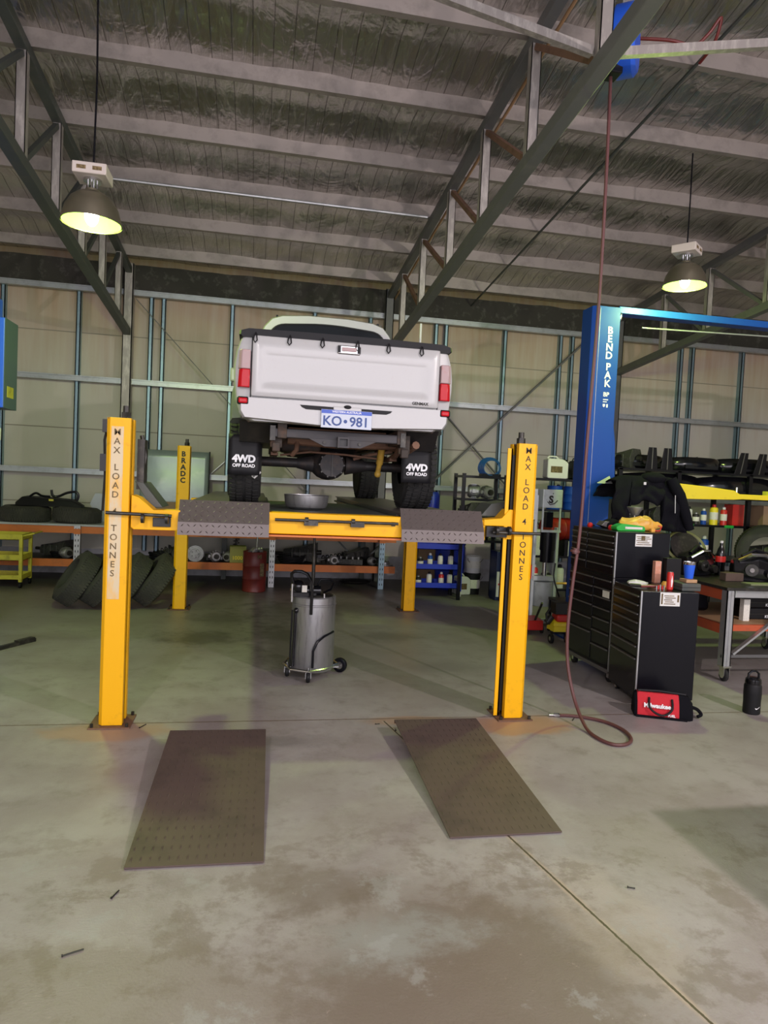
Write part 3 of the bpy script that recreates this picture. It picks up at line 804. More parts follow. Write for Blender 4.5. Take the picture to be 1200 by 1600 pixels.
b.build('bumper_slot', 'black_matt', bump, smooth=0)
b = MB(truck); b.box(TX-.10, TX+.11, 5.03, 5.05, 2.300, 2.335); b.build('plate_lamp_housing', 'white_paint', bump, bevel=.005)
b = MB(truck); b.ball((TX+.005, 5.03, 2.335), .028, .012, .014); b.build('plate_lamp', 'black_matt', bump)
b = MB(truck); b.box(TX-.189, TX+.189, 5.024, 5.03, 2.176, 2.31); npl = b.build('number_plate', 'plate_white', truck, bevel=.003)
b = MB(truck); b.box(TX-.187, TX+.187, 5.0225, 5.0245, 2.281, 2.308); b.build('plate_band', 'plate_blue', npl, smooth=0)
b = MB(truck)
text_bm(b, 'KO', .098, FACE(TX-.105, 5.0225, 2.225), .001, .0016); text_bm(b, '981', .098, FACE(TX+.095, 5.0225, 2.225), .001, .0016)
b.cyl((TX-.008, 5.024, 2.228), (TX-.008, 5.022, 2.228), .0135, n=16)
b.build('plate_characters', 'navy_letter', npl, smooth=0)
b = MB(truck); text_bm(b, 'WESTERN AUSTRALIA', .022, FACE(TX, 5.0220, 2.295), .0005, .0004); b.build('plate_state_text', 'letter_white', npl, smooth=0)
# lamps
for s in (-1, 1):
    xa, xb = (TX-.795, TX-.712) if s < 0 else (TX+.712, TX+.795)
    xo, xi = (xa, xb) if s < 0 else (xb, xa)
    def lens(z0, z1, name, mt, par):
        b = MB(truck)
        b.loft([[(xi, 5.055, z0), (xo-s*.02, 5.055, z0), (xo, 5.075, z0), (xo+s*.012, 5.19, z0), (xi, 5.19, z0)],
                [(xi, 5.055, z1), (xo-s*.02-s*.004, 5.055, z1), (xo-s*.006, 5.075, z1), (xo+s*.006, 5.19, z1), (xi, 5.19, z1)]])
        return b.build(name, mt, par, smooth=30, bevel=.006)
    tl = lens(2.435, 2.565, 'tail_light', 'red_lens', truck)
    lens(2.567, 2.705, 'reverse_lens', 'clear_lens', tl)
    b = MB(truck); b.box(TX+s*.755-.034, TX+s*.755+.034, 5.035, 5.07, 2.315, 2.358); b.build('bumper_reflector', 'red_lens', bump, bevel=.012)
    b = MB(truck); b.box(TX+s*.755-.042, TX+s*.755+.042, 5.04, 5.07, 2.308, 2.365); b.build('reflector_surround', 'black_matt', bump, bevel=.012)
# wheels: tyre + rim
def wheel(cx, cy, cz=1.937, r=.37, w=.27):
    b = MB(truck)
    prof = [(.20, -w/2+.02), (r-.06, -w/2), (r-.012, -w/2+.03), (r-.004, -w/2+.045), (r-.004, w/2-.045), (r-.012, w/2-.03), (r-.06, w/2), (.20, w/2-.02)]
    b.lathe(prof, (cx, cy, cz), 56, 'x')
    for k in range(48):
        a = 2*PI*k/48
        for j, o in enumerate((-.095, -.035, .035, .095)):
            T = Matrix.Translation((cx+o, cy, cz)) @ Matrix.Rotation(a+(.03 if j % 2 else 0), 4, 'X') @ Matrix.Rotation(R(12 if j % 2 else -12), 4, 'Z')
            b.box(-.023, .023, -.015, .015, r-.012, r+.004, T)
    t = b.build('tyre', 'rubber', truck, smooth=30)
    b = MB(truck); b.lathe([(.205, -.09), (.205, .09), (.12, .05), (.05, .06), (.01, .06)], (cx, cy, cz), 28, 'x'); b.build('wheel_rim', 'iron', t)
for cx in (-.10, 1.37):
    wheel(cx, 5.95)
for cx in (-.15, 1.42): wheel(cx, 8.93)
# wheel flares and mud flaps
for s in (-1, 1):
    b = MB(truck)
    xo, xi = TX+s*.86, TX+s*.74
    n = 14; secs = []
    for i in range(n+1):
        a = R(22)+(R(192)-R(22))*i/n
        c, sn = math.cos(a), math.sin(a)
        cy, cz = 5.93, 2.03
        secs.append([(xi, cy-c*.44, cz+sn*.46), (xi, cy-c*.54, cz+sn*.58), (xo-s*.02, cy-c*.53, cz+sn*.55), (xo, cy-c*.47, cz+sn*.48), (xo-s*.01, cy-c*.44, cz+sn*.46)])
    b.loft(secs); b.build('wheel_flare', 'silver', truck, smooth=40)
    b = MB(truck)
    fx = TX-.735 if s < 0 else TX+.585
    w = .25; zt, zb = 2.12, 1.80
    fy = 5.50
    fx0 = (TX-.865) if s < 0 else (TX+.535); fx1 = fx0+w
    b.grid(fx0, fx1, zb, zt, 6, 6, lambda x, z: (x, fy+.02*math.sin((z-zb)*8)+.01*math.cos((x-fx0)*14), z))
    mf = b.build('mud_flap', 'black_matt', truck, solid=.006)
    b = MB(truck); cx = (fx0+fx1)/2
    text_bm(b, '4WD', .078, FACE(cx, fy-.014, 1.925), .001, .004); b.build('lettering', 'letter_white', mf, smooth=0)
    b = MB(truck); text_bm(b, 'OFF ROAD', .036, FACE(cx, fy-.014, 1.872), .001, .0012); b.build('lettering', 'letter_white', mf, smooth=0)
    # inner guards
    b = MB(truck); b.prism([(5.30, 2.22), (5.42, 2.06), (6.6, 2.06), (6.7, 2.22)], 'x', TX+s*.50, TX+s*.78); b.build('inner_guard', 'black_oil', truck, smooth=0)
# underbody
b = MB(truck); b.box(TX-.72, TX+.72, 5.25, 8.9, 2.20, 2.24); b.build('floor_pan', 'under', truck, smooth=0)
for s in (-1, 1):
    b = MB(truck); b.box(TX+s*.46-.035, TX+s*.46+.035, 5.2, 9.3, 2.09, 2.20); b.build('chassis_rail', 'under', truck, smooth=0, bevel=.006)
    b = MB(truck); b.tube([(TX+s*.50, 5.32, 2.13), (TX+s*.50, 5.6, 2.02), (TX+s*.50, 5.95, 1.99), (TX+s*.50, 6.3, 2.03), (TX+s*.50, 6.6, 2.11)], .024); b.box(TX+s*.50-.03, TX+s*.50+.03, 5.7, 6.2, 1.975, 2.0); b.build('leaf_spring', 'rust', truck)
    b = MB(truck); b.box(TX+s*.50-.045, TX+s*.50+.045, 5.27, 5.34, 2.02, 2.17); b.box(TX+s*.50-.03, TX+s*.50+.03, 5.24, 5.30, 1.99, 2.06); b.build('spring_shackle', 'under', truck, bevel=.008)
b = MB(truck); b.cyl((TX-.66, 5.95, 1.925), (TX+.66, 5.95, 1.925), .042); b.cyl((TX-.30, 5.95, 1.925), (TX-.12, 5.95, 1.925), .045, .085); b.cyl((TX+.12, 5.95, 1.925), (TX+.30, 5.95, 1.925), .085, .045)
b.ball((TX-.03, 5.95, 1.925), .16, .14, .135); b.cyl((TX-.01, 5.83, 1.92), (TX-.01, 5.80, 1.92), .12, .10)
ax_ = b.build('rear_axle', 'axle', truck, smooth=40)
b = MB(truck)
for k in range(10): a = 2*PI*k/10; b.cyl((TX-.01+.105*math.cos(a), 5.82, 1.92+.105*math.sin(a)), (TX-.01+.105*math.cos(a), 5.797, 1.92+.105*math.sin(a)), .008, n=6)
b.box(TX-.012, TX-.006, 5.79, 5.81, 1.82, 2.02); b.build('axle_cover_bolts', 'iron', ax_)
for s in (-1, 1):
    b = MB(truck); b.cyl((TX+s*.62, 5.95, 1.925), (TX+s*.66, 5.95, 1.925), .14); b.build('brake_drum', 'rust', truck)
b = MB(truck); b.box(TX-.535, TX+.50, 5.21, 5.27, 2.095, 2.165)
tb = b.build('tow_bar', 'tow', truck, bevel=.008)
b = MB(truck); b.prism([(TX-.26, 2.10), (TX+.26, 2.10), (TX+.14, 2.045), (TX-.14, 2.045)], 'y', 5.20, 5.22); b.build('tow_bracket', 'tow', tb, smooth=0)
b = MB(truck)
for bx in ((TX-.045, TX-.030, 2.04, 2.12), (TX+.030, TX+.045, 2.04, 2.12), (TX-.03, TX+.03, 2.04, 2.053), (TX-.03, TX+.03, 2.107, 2.12)): b.box(bx[0], bx[1], 5.14, 5.30, bx[2], bx[3])
b.build('hitch_receiver', 'tow', tb, smooth=0)
b = MB(truck); b.box(TX-.03, TX+.03, 5.17, 5.30, 2.053, 2.107); b.build('hitch_hole', 'black_oil', tb, smooth=0)
for sx in (-.14, .13):
    b = MB(truck); b.cyl((TX+sx, 5.205, 2.075), (TX+sx, 5.188, 2.075), .012, n=10); b.build('tow_bar_bolt', 'iron', tb)
for sx in (-.53, .47):
    b = MB(truck); b.box(TX+sx-.02, TX+sx+.02, 5.19, 5.30, 2.07, 2.18); b.build('end_plate', 'iron', tb, smooth=0)
b = MB(truck); b.tube([(TX-.4, 5.6, 2.10), (TX, 5.58, 2.085), (TX+.5, 5.62, 2.10)], .035); b.box(TX-.4, TX+.4, 5.55, 5.62, 2.09, 2.2); b.build('rear_crossmember', 'rust', truck)
b = MB(truck); b.cyl((TX+.405, 5.72, 2.12), (TX+.40, 5.80, 1.95), .030); b.cyl((TX+.40, 5.80, 1.95), (TX+.395, 5.84, 1.87), .022); b.ball((TX+.395, 5.84, 1.86), .03); b.build('shock_absorber', 'shock', truck)
b = MB(truck); b.tube([(TX+.60, 5.30, 2.10), (TX+.58, 5.5, 2.06), (TX+.45, 5.75, 2.10), (TX+.35, 6.3, 2.12), (TX+.3, 7.5, 2.10)], .032); b.tube([(TX+.18, 5.85, 1.98), (TX+.30, 5.8, 2.02), (TX+.5, 5.75, 2.06)], .014); b.build('exhaust_pipe', 'rust', truck)
b = MB(truck); b.lathe([(.1, -.09), (.30, -.1), (.36, -.05), (.36, .05), (.30, .1), (.1, .09)], (TX-.05, 6.75, 2.10), 40, 'z'); b.build('spare_tyre', 'rubber', truck)
b = MB(truck); b.box(TX-.45, TX-.1, 5.9, 6.35, 2.02, 2.2); b.box(TX+.2, TX+.45, 7.3, 8.3, 2.0, 2.2); b.build('fuel_tank', 'under', truck, bevel=.03)
b = MB(truck); b.tube([(TX+.2, 5.98, 1.93), (TX, 6.6, 1.98), (TX+.05, 8.0, 2.04)], .035); b.ball((TX+.05, 8.2, 2.05), .14, .3, .12); b.build('gearbox', 'iron', truck)
b = MB(truck); b.tube([(TX-.45, 5.78, 1.98), (TX-.2, 5.80, 2.02), (TX+.1, 5.76, 2.01), (TX+.4, 5.79, 1.99)], .009); b.tube([(TX-.32, 5.6, 2.14), (TX-.33, 5.55, 2.02), (TX-.36, 5.6, 1.98)], .02); b.build('brake_line', 'rust', truck)
b = MB(truck); b.cyl((1.62, 7.0, 2.9), (1.62, 7.0, 3.46), .011); b.tube([(1.42, 6.98, 2.86), (1.6, 7.0, 2.88), (1.62, 7.0, 2.92)], .012); b.build('aerial_mast', 'white', truck)
b = MB(truck); b.ball((-.01, 5.62, 1.81), .03, .02, .02); b.tube([(-.05, 5.62, 1.80), (-.02, 5.6, 1.78), (.03, 5.6, 1.83)], .008); b.build('brake_fitting', 'white', truck)
# drain pan on the jacking tray
pan = thing('drain_pan', (.415, 5.72, 1.567-.03), 'round dull steel drain pan sitting on the lift beam under the truck', 'pan')
b = MB(); b.lathe([(.01, 0), (.13, 0), (.165, .02), (.178, .05), (.185, .118), (.19, .12), (.182, .122), (.172, .055), (.155, .03), (.01, .012)], n=40); b.build('bowl', 'steel', pan)

# ================================================================== OIL DRAINER
od = thing('oil_drainer', (.56, 6.15, 0), 'dull silver waste oil drainer drum on castors under the lift, with black loop handle', 'oil drainer')
b = MB(od); b.lathe([(.01, .075), (.19, .075), (.198, .09), (.198, .66), (.203, .665), (.203, .675), (.198, .68), (.198, .735), (.19, .745), (.01, .74)], (.555, 6.15, 0), 40); tank = b.build('tank', 'steel', od)
b = MB(od); b.ball((.57, 6.15, .745), .16, .16, .025); b.build('drip_lid', 'iron', tank)
b = MB(od); fr = [(.30, 6.16), (.36, 5.98), (.52, 5.90), (.66, 5.98), (.80, 6.16), (.74, 6.36), (.36, 6.36)]
b.tube([(x, y, .105) for x, y in fr], .012, closed=True); b.box(.32, .80, 6.10, 6.13, .085, .10); b.build('base_frame', 'chrome', od)
for i, (x, y, r_) in enumerate(((.335, 6.13, .048), (.51, 5.93, .050), (.42, 6.38, .048))):
    b = MB(od); b.lathe([(.012, -.018), (r_*.6, -.018), (r_*.92, -.015), (r_, -.006), (r_, .006), (r_*.92, .015), (r_*.6, .018), (.012, .018)], (x, y, r_), 24, 'x'); w = b.build('caster', 'black_matt', od)
    b = MB(od); b.box(x-.026, x-.020, y-.014, y+.014, r_-.01, .095); b.box(x+.020, x+.026, y-.014, y+.014, r_-.01, .095); b.box(x-.026, x+.026, y-.02, y+.02, .092, .1); b.cyl((x, y, .1), (x, y, .13), .008); b.build('caster_fork', 'chrome', w, smooth=0)
for x in (.80,):
    b = MB(od); b.lathe([(.02, -.02), (.045, -.024), (.066, -.018), (.07, 0), (.066, .018), (.045, .024), (.02, .02)], (x+.03, 6.25, .07), 28, 'x', T=Matrix.Rotation(R(60), 4, 'Z')); b.cyl((.70, 6.25, .07), (.83, 6.25, .07), .01); w = b.build('rear_wheel', 'black', od)
    b = MB(od); b.lathe([(.005, -.028), (.035, -.026), (.035, .026), (.005, .028)], (x+.03, 6.25, .07), 20, 'x', T=Matrix.Rotation(R(60), 4, 'Z')); b.build('wheel_hub', 'chrome', w)
b = MB(od); b.cyl((.535, 6.12, .70), (.535, 6.12, 1.14), .016); b.cyl((.535, 6.12, 1.1), (.53, 6.12, 1.335), .011); b.cyl((.535, 6.12, 1.32), (.565, 6.10, 1.325), .012); b.ball((.575, 6.10, 1.325), .015)
b.build('telescopic_pole', 'iron', od)
b = MB(od); b.tube([(.515, 5.955, .60), (.515, 5.95, .80), (.505, 5.955, .90), (.47, 5.97, .955), (.42, 5.99, .975), (.36, 6.0, .975), (.335, 6.02, .95), (.34, 6.03, .91), (.36, 6.04, .86), (.36, 6.05, .74)], .015); b.build('loop_handle', 'black_gloss', od)
b = MB(od)
for x, y in ((.345, 6.02), (.518, 5.955), (.63, 6.0)): b.cyl((x, y, .70), (x, y, .86 if x < .6 else .78), .011)
b.build('handle_sleeves', 'chrome', od)
b = MB(od); b.ball((.40, 6.05, .835), .06, .06, .06); b.cyl((.36, 6.06, .80), (.60, 6.06, .80), .045); b.box(.33, .56, 6.02, 6.12, .745, .80); b.build('pump_head', 'black_gloss', od, smooth=40)
b = MB(od); b.box(.43, .475, 6.0, 6.01, .79, .85); b.build('gauge_label', 'label', od, smooth=0)
b = MB(od); b.tube([(.55, 6.08, .80), (.60, 6.05, .90), (.68, 6.05, .905), (.725, 6.08, .87), (.70, 6.12, .80), (.63, 6.15, .76)], .010); b.build('coiled_hose', 'black', od)
b = MB(od); b.tube([(.545, 5.93, .13), (.545, 5.93, .28), (.58, 5.935, .36), (.64, 5.96, .405), (.73, 6.05, .43)], .011); b.build('drain_hose', 'black', od)
b = MB(od); b.cyl((.375, 6.04, .12), (.385, 6.04, .60), .014); b.cyl((.350, 6.06, .10), (.356, 6.06, .62), .008); b.ball((.39, 6.035, .62), .025); b.build('level_tube', 'black_gloss', od)

# ================================================================== TWO POST LIFTS (blue)
bl = thing('two_post_lift', (4.0, 7.55, 0), 'tall blue two-post lift at right with white BEND PAK lettering and yellow arm', 'vehicle lift')
def bluepost(x0, x1, y0, y1, h, s):
    b = MB(bl)
    pts = [(x0, y0+.04), (x0+.04, y0), (x1, y0), (x1, y0+.012), (x1-.02, y0+.012), (x1-.02, y1-.012), (x1, y1-.012), (x1, y1), (x0, y1)]
    if s < 0: pts = [(x0+x1-p[0], p[1]) for p in pts]
    b.prism(pts, 'z', .015, h)
    p = b.build('post', 'blue', bl, smooth=0, bevel=.004)
    b = MB(bl); b.box(x0+.03, x1-.03, y0+.04, y1-.03, h-.05, h-.02); b.build('post_cap', 'blue', p, smooth=0)
    b = MB(bl); b.box((x0+x1)/2-.25, (x0+x1)/2+.25, y0-.1, y1+.1, 0, .015); b.build('base_plate', 'blue', p, smooth=0)
    return p
p1 = bluepost(3.80, 4.145, 7.5, 7.78, 3.98, 1)
bluepost(7.6, 7.95, 7.5, 7.78, 3.98, -1)
b = MB(bl); stack_text(b, 'BEND PAK', 4.025, 7.498, 3.70, .098, .118, .35, bold=.0028); b.build('lettering', 'letter_white', p1, smooth=0)
b = MB(bl); text_bm(b, 'BP', .07, FACE(4.02, 7.498, 2.95), .0015, .002); b.box(3.985, 4.05, 7.497, 7.4995, 2.885, 2.897); b.box(3.985, 4.035, 7.497, 7.4995, 2.86, 2.87)
b.prism([(3.985, 2.84), (4.015, 2.84), (4.015, 2.815), (4.0, 2.80), (3.985, 2.815)], 'y', 7.497, 7.4995); b.box(4.03, 4.05, 7.497, 7.4995, 2.80, 2.84)
b.build('maker_marks', 'letter_white', p1, smooth=0)
b = MB(bl); b.box(3.885, 3.889, 7.4975, 7.5, .1, 3.96); b.build('edge_highlight_strip', 'galv', p1, smooth=0)
b = MB(bl); b.box(4.155, 7.6, 7.55, 7.72, 3.93, 4.01); b.build('overhead_beam', 'blue', bl, smooth=0, bevel=.005)
b = MB(bl); b.cyl((4.5, 7.62, 3.80), (7.6, 7.62, 3.88), .010); b.build('shutoff_bar', 'galv', bl)
b = MB(bl); b.ball((4.155, 7.52, 3.88), .022, .02, .05); b.build('pulley_bolt', 'chrome', p1)
b = MB(bl); b.prism([(4.145, 1.72), (4.145, 2.75), (4.20, 2.4), (4.24, 1.72)], 'y', 7.55, 7.72); car = b.build('carriage', 'blue', bl, smooth=0)
b = MB(bl)
b.loft([[(4.25, 7.28, 1.76), (4.25, 7.28, 1.95), (4.25, 7.42, 1.95), (4.25, 7.42, 1.76)],
        [(4.75, 7.24, 1.76), (4.75, 7.24, 1.95), (4.75, 7.4, 1.95), (4.75, 7.4, 1.76)],
        [(5.25, 7.22, 1.77), (5.25, 7.22, 1.92), (5.25, 7.36, 1.92), (5.25, 7.36, 1.77)],
        [(5.60, 7.22, 1.78), (5.60, 7.22, 1.89), (5.60, 7.34, 1.89), (5.60, 7.34, 1.78)],
        [(5.72, 7.22, 1.79), (5.72, 7.22, 1.83), (5.72, 7.34, 1.83), (5.72, 7.34, 1.79)]])
b.box(5.6, 7.0, 7.24, 7.32, 1.79, 1.85)
arm = b.build('lift_arm', 'yellow2', bl, smooth=0, bevel=.005)
b = MB(bl); b.cyl((5.66, 7.26, 1.80), (5.66, 7.26, 1.93), .015); b.build('arm_pin', 'chrome', arm)
b = MB(bl); b.box(6.1, 7.1, 7.22, 7.36, 1.79, 1.9); b.build('lift_arm', 'dull_yellow', bl, smooth=0)
b = MB(bl); b.box(4.2, 4.8, 7.2, 7.5, 1.72, 1.76); b.build('lift_arm_bracket', 'black_oil', arm, smooth=0)
# left blue unit
bl2 = thing('two_post_lift', (-2.95, 8.1, 0), 'blue lift post with teal-sided motor cabinet at the left edge of the picture', 'vehicle lift')
b = MB(bl2); b.box(-3.12, -2.835, 8.07, 8.3, .015, 3.6); b.build('post', 'blue_bright', bl2, smooth=0, bevel=.006)
b = MB(bl2); b.box(-3.25, -2.90, 8.0, 8.4, 0, .015); b.build('base_plate', 'blue', bl2, smooth=0)
b = MB(bl2); b.box(-3.0, -2.705, 7.98, 8.06, 2.40, 3.355); cb_ = b.build('motor_cabinet', 'blue_bright', bl2, smooth=0, bevel=.006)
b = MB(bl2); b.box(-2.705, -2.70, 7.985, 8.38, 2.40, 3.355); b.box(-3.0, -2.705, 8.06, 8.38, 2.40, 3.355); b.build('cabinet_side', 'teal', cb_, smooth=0)
b = MB(bl2); b.box(-2.70, -2.697, 8.08, 8.27, 2.52, 2.64); b.build('warning_sticker', 'dull_yellow', cb_, smooth=0)
b = MB(bl2); b.box(-2.80, -2.74, 8.02, 8.06, 2.05, 2.18); b.build('switch_box', 'white', bl2, bevel=.006)
b = MB(bl2); b.tube([(-2.77, 8.04, 2.39), (-2.79, 8.02, 2.3), (-2.77, 8.02, 2.18)], .010); b.tube([(-2.76, 8.03, 2.05), (-2.75, 8.02, 1.98), (-2.79, 8.03, 1.93)], .008); b.build('switch_cable', 'black', bl2)

# ================================================================== HOSE REEL AND HOSE
hr = thing('hose_reel', (2.66, 5.0, 5.1), 'blue air hose reel hung under the roof beside the grey truss', 'hose reel')
b = MB(hr); b.lathe([(.02, -.09), (.22, -.09), (.25, -.06), (.25, .06), (.22, .09), (.02, .09)], (2.66, 5.0, 5.27), 32, 'x', T=Matrix.Rotation(R(-35), 4, 'Z')); b.build('reel_housing', 'blue_bright', hr)
b = MB(hr); b.box(2.52, 2.62, 4.93, 5.07, 4.99, 5.08); b.build('hose_guide', 'black_matt', hr, bevel=.01)
b = MB(hr); b.box(2.6, 2.72, 4.96, 5.04, 5.5, 5.80); b.build('mounting_bracket', 'galv', hr, smooth=0)
def spline(pts, k=6):
    P = [Vector(p) for p in pts]; out = []
    for i in range(len(P)-1):
        p0 = P[max(i-1, 0)]; p1 = P[i]; p2 = P[i+1]; p3 = P[min(i+2, len(P)-1)]
        for j in range(k):
            t = j/k
            out.append(.5*((2*p1)+(-p0+p2)*t+(2*p0-5*p1+4*p2-p3)*t*t+(-p0+3*p1-3*p2+p3)*t**3))
    out.append(P[-1]); return out
ah = thing('air_hose', (2.5, 4.8, 0), 'brown air hose hanging from the roof reel and looping on the concrete floor', 'hose')
b = MB(ah); b.tube(spline([(2.555, 5, 5.05), (2.57, 5, 4.2), (2.572, 5, 3.24), (2.545, 5, 2.24), (2.53, 5, 1.5), (2.495, 5, 1.07), (2.47, 4.99, .71), (2.475, 4.96, .42), (2.50, 4.86, .17), (2.50, 4.66, .03), (2.505, 4.48, .014), (2.56, 4.36, .014), (2.66, 4.36, .014), (2.75, 4.45, .014), (2.79, 4.62, .014), (2.74, 4.80, .014), (2.62, 4.91, .014), (2.50, 4.96, .014), (2.42, 4.97, .014)]), .013, n=10)
hb = b.build('hose', 'hose', ah)
b = MB(ah); b.cyl((2.43, 4.968, .014), (2.385, 4.972, .014), .016, n=10); b.cyl((2.385, 4.972, .014), (2.345, 4.975, .014), .010); b.build('hose_coupling', 'chrome', ah)
b = MB(ah); b.cyl((2.50, 5, 1.30), (2.503, 5, 1.345), .024); b.cyl((2.497, 5, 1.312), (2.499, 5, 1.33), .038); b.build('hose_stopper', 'hose', ah)
b = MB(); b.tube(spline([(3.0, 5.6, 5.72), (3.3, 5.45, 5.66), (3.5, 5.4, 5.62), (3.60, 5.35, 5.70), (3.66, 5.28, 5.80), (3.68, 5.38, 5.66), (3.70, 5.6, 5.62)]), .014)
tag(b.build('supply_hose', 'maroon', loc=(3.3, 5.5, 5.7)), 'red supply hose looped under the roof at the upper right', 'hose')

# ================================================================== TYRES
def make_tyre(loc, rot, lab, group=None, r=.36, w=.25):
    t = thing('tyre', loc, lab, 'tyre', 0, group)
    b = MB(); prof = [(r*.60, -w/2+.03), (r*.62, -w/2), (r-.07, -w/2-.006), (r-.02, -w/2+.022), (r, -w/2+.05), (r, w/2-.05), (r-.02, w/2-.022), (r-.07, w/2+.006), (r*.62, w/2), (r*.60, w/2-.03), (r*.66, 0)]
    n = 48
    rings = [b.ring((0, 0, z), (1, 0, 0), (0, 1, 0), rr_, rr_, n) for rr_, z in prof]
    b.skin(rings, False, True)
    b.build('carcass', 'old_rubber', t)
    b = MB()
    for k in range(60):
        for j, o in enumerate((-.078, -.027, .027, .078)):
            T = Matrix.Rotation(2*PI*k/60+(.05 if j % 2 else 0), 4, 'Z') @ Matrix.Translation((r, 0, o))
            b.box(-.004, .005, -.013, .013, -.020, .020, T)
    b.build('tread', 'old_rubber', t, smooth=0)
    t.rotation_euler = rot
    return t
ty = make_tyre((-2.22, 9.28, .37), (0, R(124), R(20)), 'old black tyre leaning on the floor, furthest left of the row of four')
dup(ty, (-1.91, 9.27, .37), rot=(0, R(124), R(18)), label='old black tyre leaning, second from left and half hidden by the front yellow post')
dup(ty, (-1.59, 9.30, .37), rot=(0, R(125), R(16)), label='old black tyre leaning, third from left, just right of the front yellow post')
dup(ty, (-1.27, 9.34, .37), rot=(0, R(126), R(14)), label='old black tyre leaning on the others, furthest right beside the rear yellow post')
dup(ty, (-3.55, 11.55, 1.03), rot=(0, 0, 0), label='black tyre lying flat on the rear bench at the left edge of the picture')
dup(ty, (-2.80, 11.6, 1.03), rot=(0, R(3), R(30)), label='black tyre lying flat on the rear bench just left of the front yellow post')

# ================================================================== REAR WORKBENCH
wb = thing('workbench', (-1.2, 11.5, 0), 'long workbench along the back wall with orange racking beams and grey top', 'workbench')
BX0, BX1 = -6.4, 2.35
b = MB(wb); b.box(BX0, BX1, 11.18, 12.05, .885, .915); b.build('bench_top', 'bench', wb, smooth=0)
b = MB(wb); b.box(BX0, BX1, 11.2, 11.24, .775, .885); b.build('upper_beam', 'orange', wb, smooth=0)
b = MB(wb); b.box(BX0, BX1, 11.2, 11.25, .255, .37); b.build('lower_beam', 'orange', wb, smooth=0)
b = MB(wb); b.box(BX0, BX1, 11.25, 12.05, .345, .36); b.build('lower_shelf', 'black_oil', wb, smooth=0)
for x, m_ in ((-5.5, 'galv'), (-2.68, 'galv'), (.29, 'galv'), (2.1, 'stud')):
    b = MB(wb)
    b.box(x-.045, x+.045, 11.12, 11.135, 0, .92 if x > 0 else .90); b.box(x-.045, x-.035, 11.135, 11.2, 0, .9); b.box(x+.035, x+.045, 11.135, 11.2, 0, .9)
    lg = b.build('upright', m_, wb, smooth=0)
    b = MB(wb)
    for k in range(10):
        for s in (-.02, .02): b.box(x+s-.006, x+s+.006, 11.117, 11.121, .06+k*.085, .095+k*.085)
    b.build('slot_marks', 'black_oil', lg, smooth=0)
    b = MB(wb); b.box(x-.05, x+.05, 11.112, 11.12, .77, .85); b.build('beam_clip', 'orange', lg, smooth=0)
for x in (-2.2, -.5, 1.9):
    b = MB(wb); b.box(x-.04, x+.04, 11.9, 11.98, 0, .885); b.build('rear_leg', 'dark_steel', wb, smooth=0)
b = MB(wb); b.bar((1.35, 11.9, .82), (1.75, 11.9, .42), .03); b.bar((2.4, 11.9, .82), (1.95, 11.9, .42), .03); b.build('bench_strut', 'dark_steel', wb, smooth=0)

# pieces -----------------------------------------------------------
def m_alternator():
    t = thing('alternator', (0, 0, -20), 'x', 'car part')
    b = MB(); b.lathe([(.02, -.07), (.06, -.07), (.075, -.05), (.075, .05), (.06, .07), (.02, .07)], (0, 0, .078), 22, 'y')
    for k in range(12): a = 2*PI*k/12; b.box(.05, .082, -.03, .03, -.005, .005, Matrix.Translation((0, 0, .078)) @ Matrix.Rotation(a, 4, 'Y'))
    b.box(-.10, -.06, -.02, .02, .06, .10); b.box(.06, .10, -.02, .02, .03, .07)
    b.build('housing', 'alu', t)
    b = MB(); b.lathe([(.01, 0), (.035, 0), (.028, .012), (.035, .024), (.01, .024)], (0, -.098, .078), 18, 'y'); b.build('pulley', 'iron', t)
    return t
def m_disc():
    t = thing('brake_disc', (0, 0, -20), 'x', 'car part')
    b = MB(); b.lathe([(.04, 0), (.14, 0), (.14, .022), (.085, .022), (.08, .06), (.035, .06)], n=32); b.build('disc', 'steel', t)
    b = MB()
    for k in range(5): a = 2*PI*k/5; b.cyl((.058*math.cos(a), .058*math.sin(a), .058), (.058*math.cos(a), .058*math.sin(a), .075), .008, n=8)
    b.build('studs', 'iron', t); return t
def m_gearbox():
    t = thing('gearbox_casing', (0, 0, -20), 'x', 'car part')
    b = MB(); b.loft([[(x, -.2, z) for x, z in ((-.14, 0), (.14, 0), (.17, .12), (.10, .24), (-.10, .24), (-.17, .12))], [(x, -.05, z) for x, z in ((-.12, .02), (.12, .02), (.13, .12), (.08, .2), (-.08, .2), (-.13, .12))], [(x, .22, z) for x, z in ((-.07, .03), (.07, .03), (.08, .1), (.05, .15), (-.05, .15), (-.08, .1))]])
    for k in (-.1, 0, .1): b.box(-.15, .15, k-.006, k+.006, .02, .17)
    b.build('casing', 'mixed', t, smooth=25, bevel=.004)
    b = MB(); b.cyl((0, .22, .09), (0, .34, .09), .022); b.cyl((0, -.26, .12), (0, -.2, .12), .03); b.build('shaft', 'iron', t); return t
def m_strut():
    t = thing('strut_and_spring', (0, 0, -20), 'x', 'car part')
    b = MB(); b.tube([(.06*math.cos(a*.5), .06*math.sin(a*.5), .08+a*.0052) for a in range(0, 70)], .008, n=6); 
    b.build('coil_spring', 'iron', t)
    b = MB(); b.cyl((0, 0, .03), (0, 0, .52), .022); b.lathe([(.01, .43), (.08, .43), (.06, .46), (.01, .47)], n=18); b.box(-.03, .03, -.012, .012, 0, .05); b.build('damper', 'mixed', t); return t
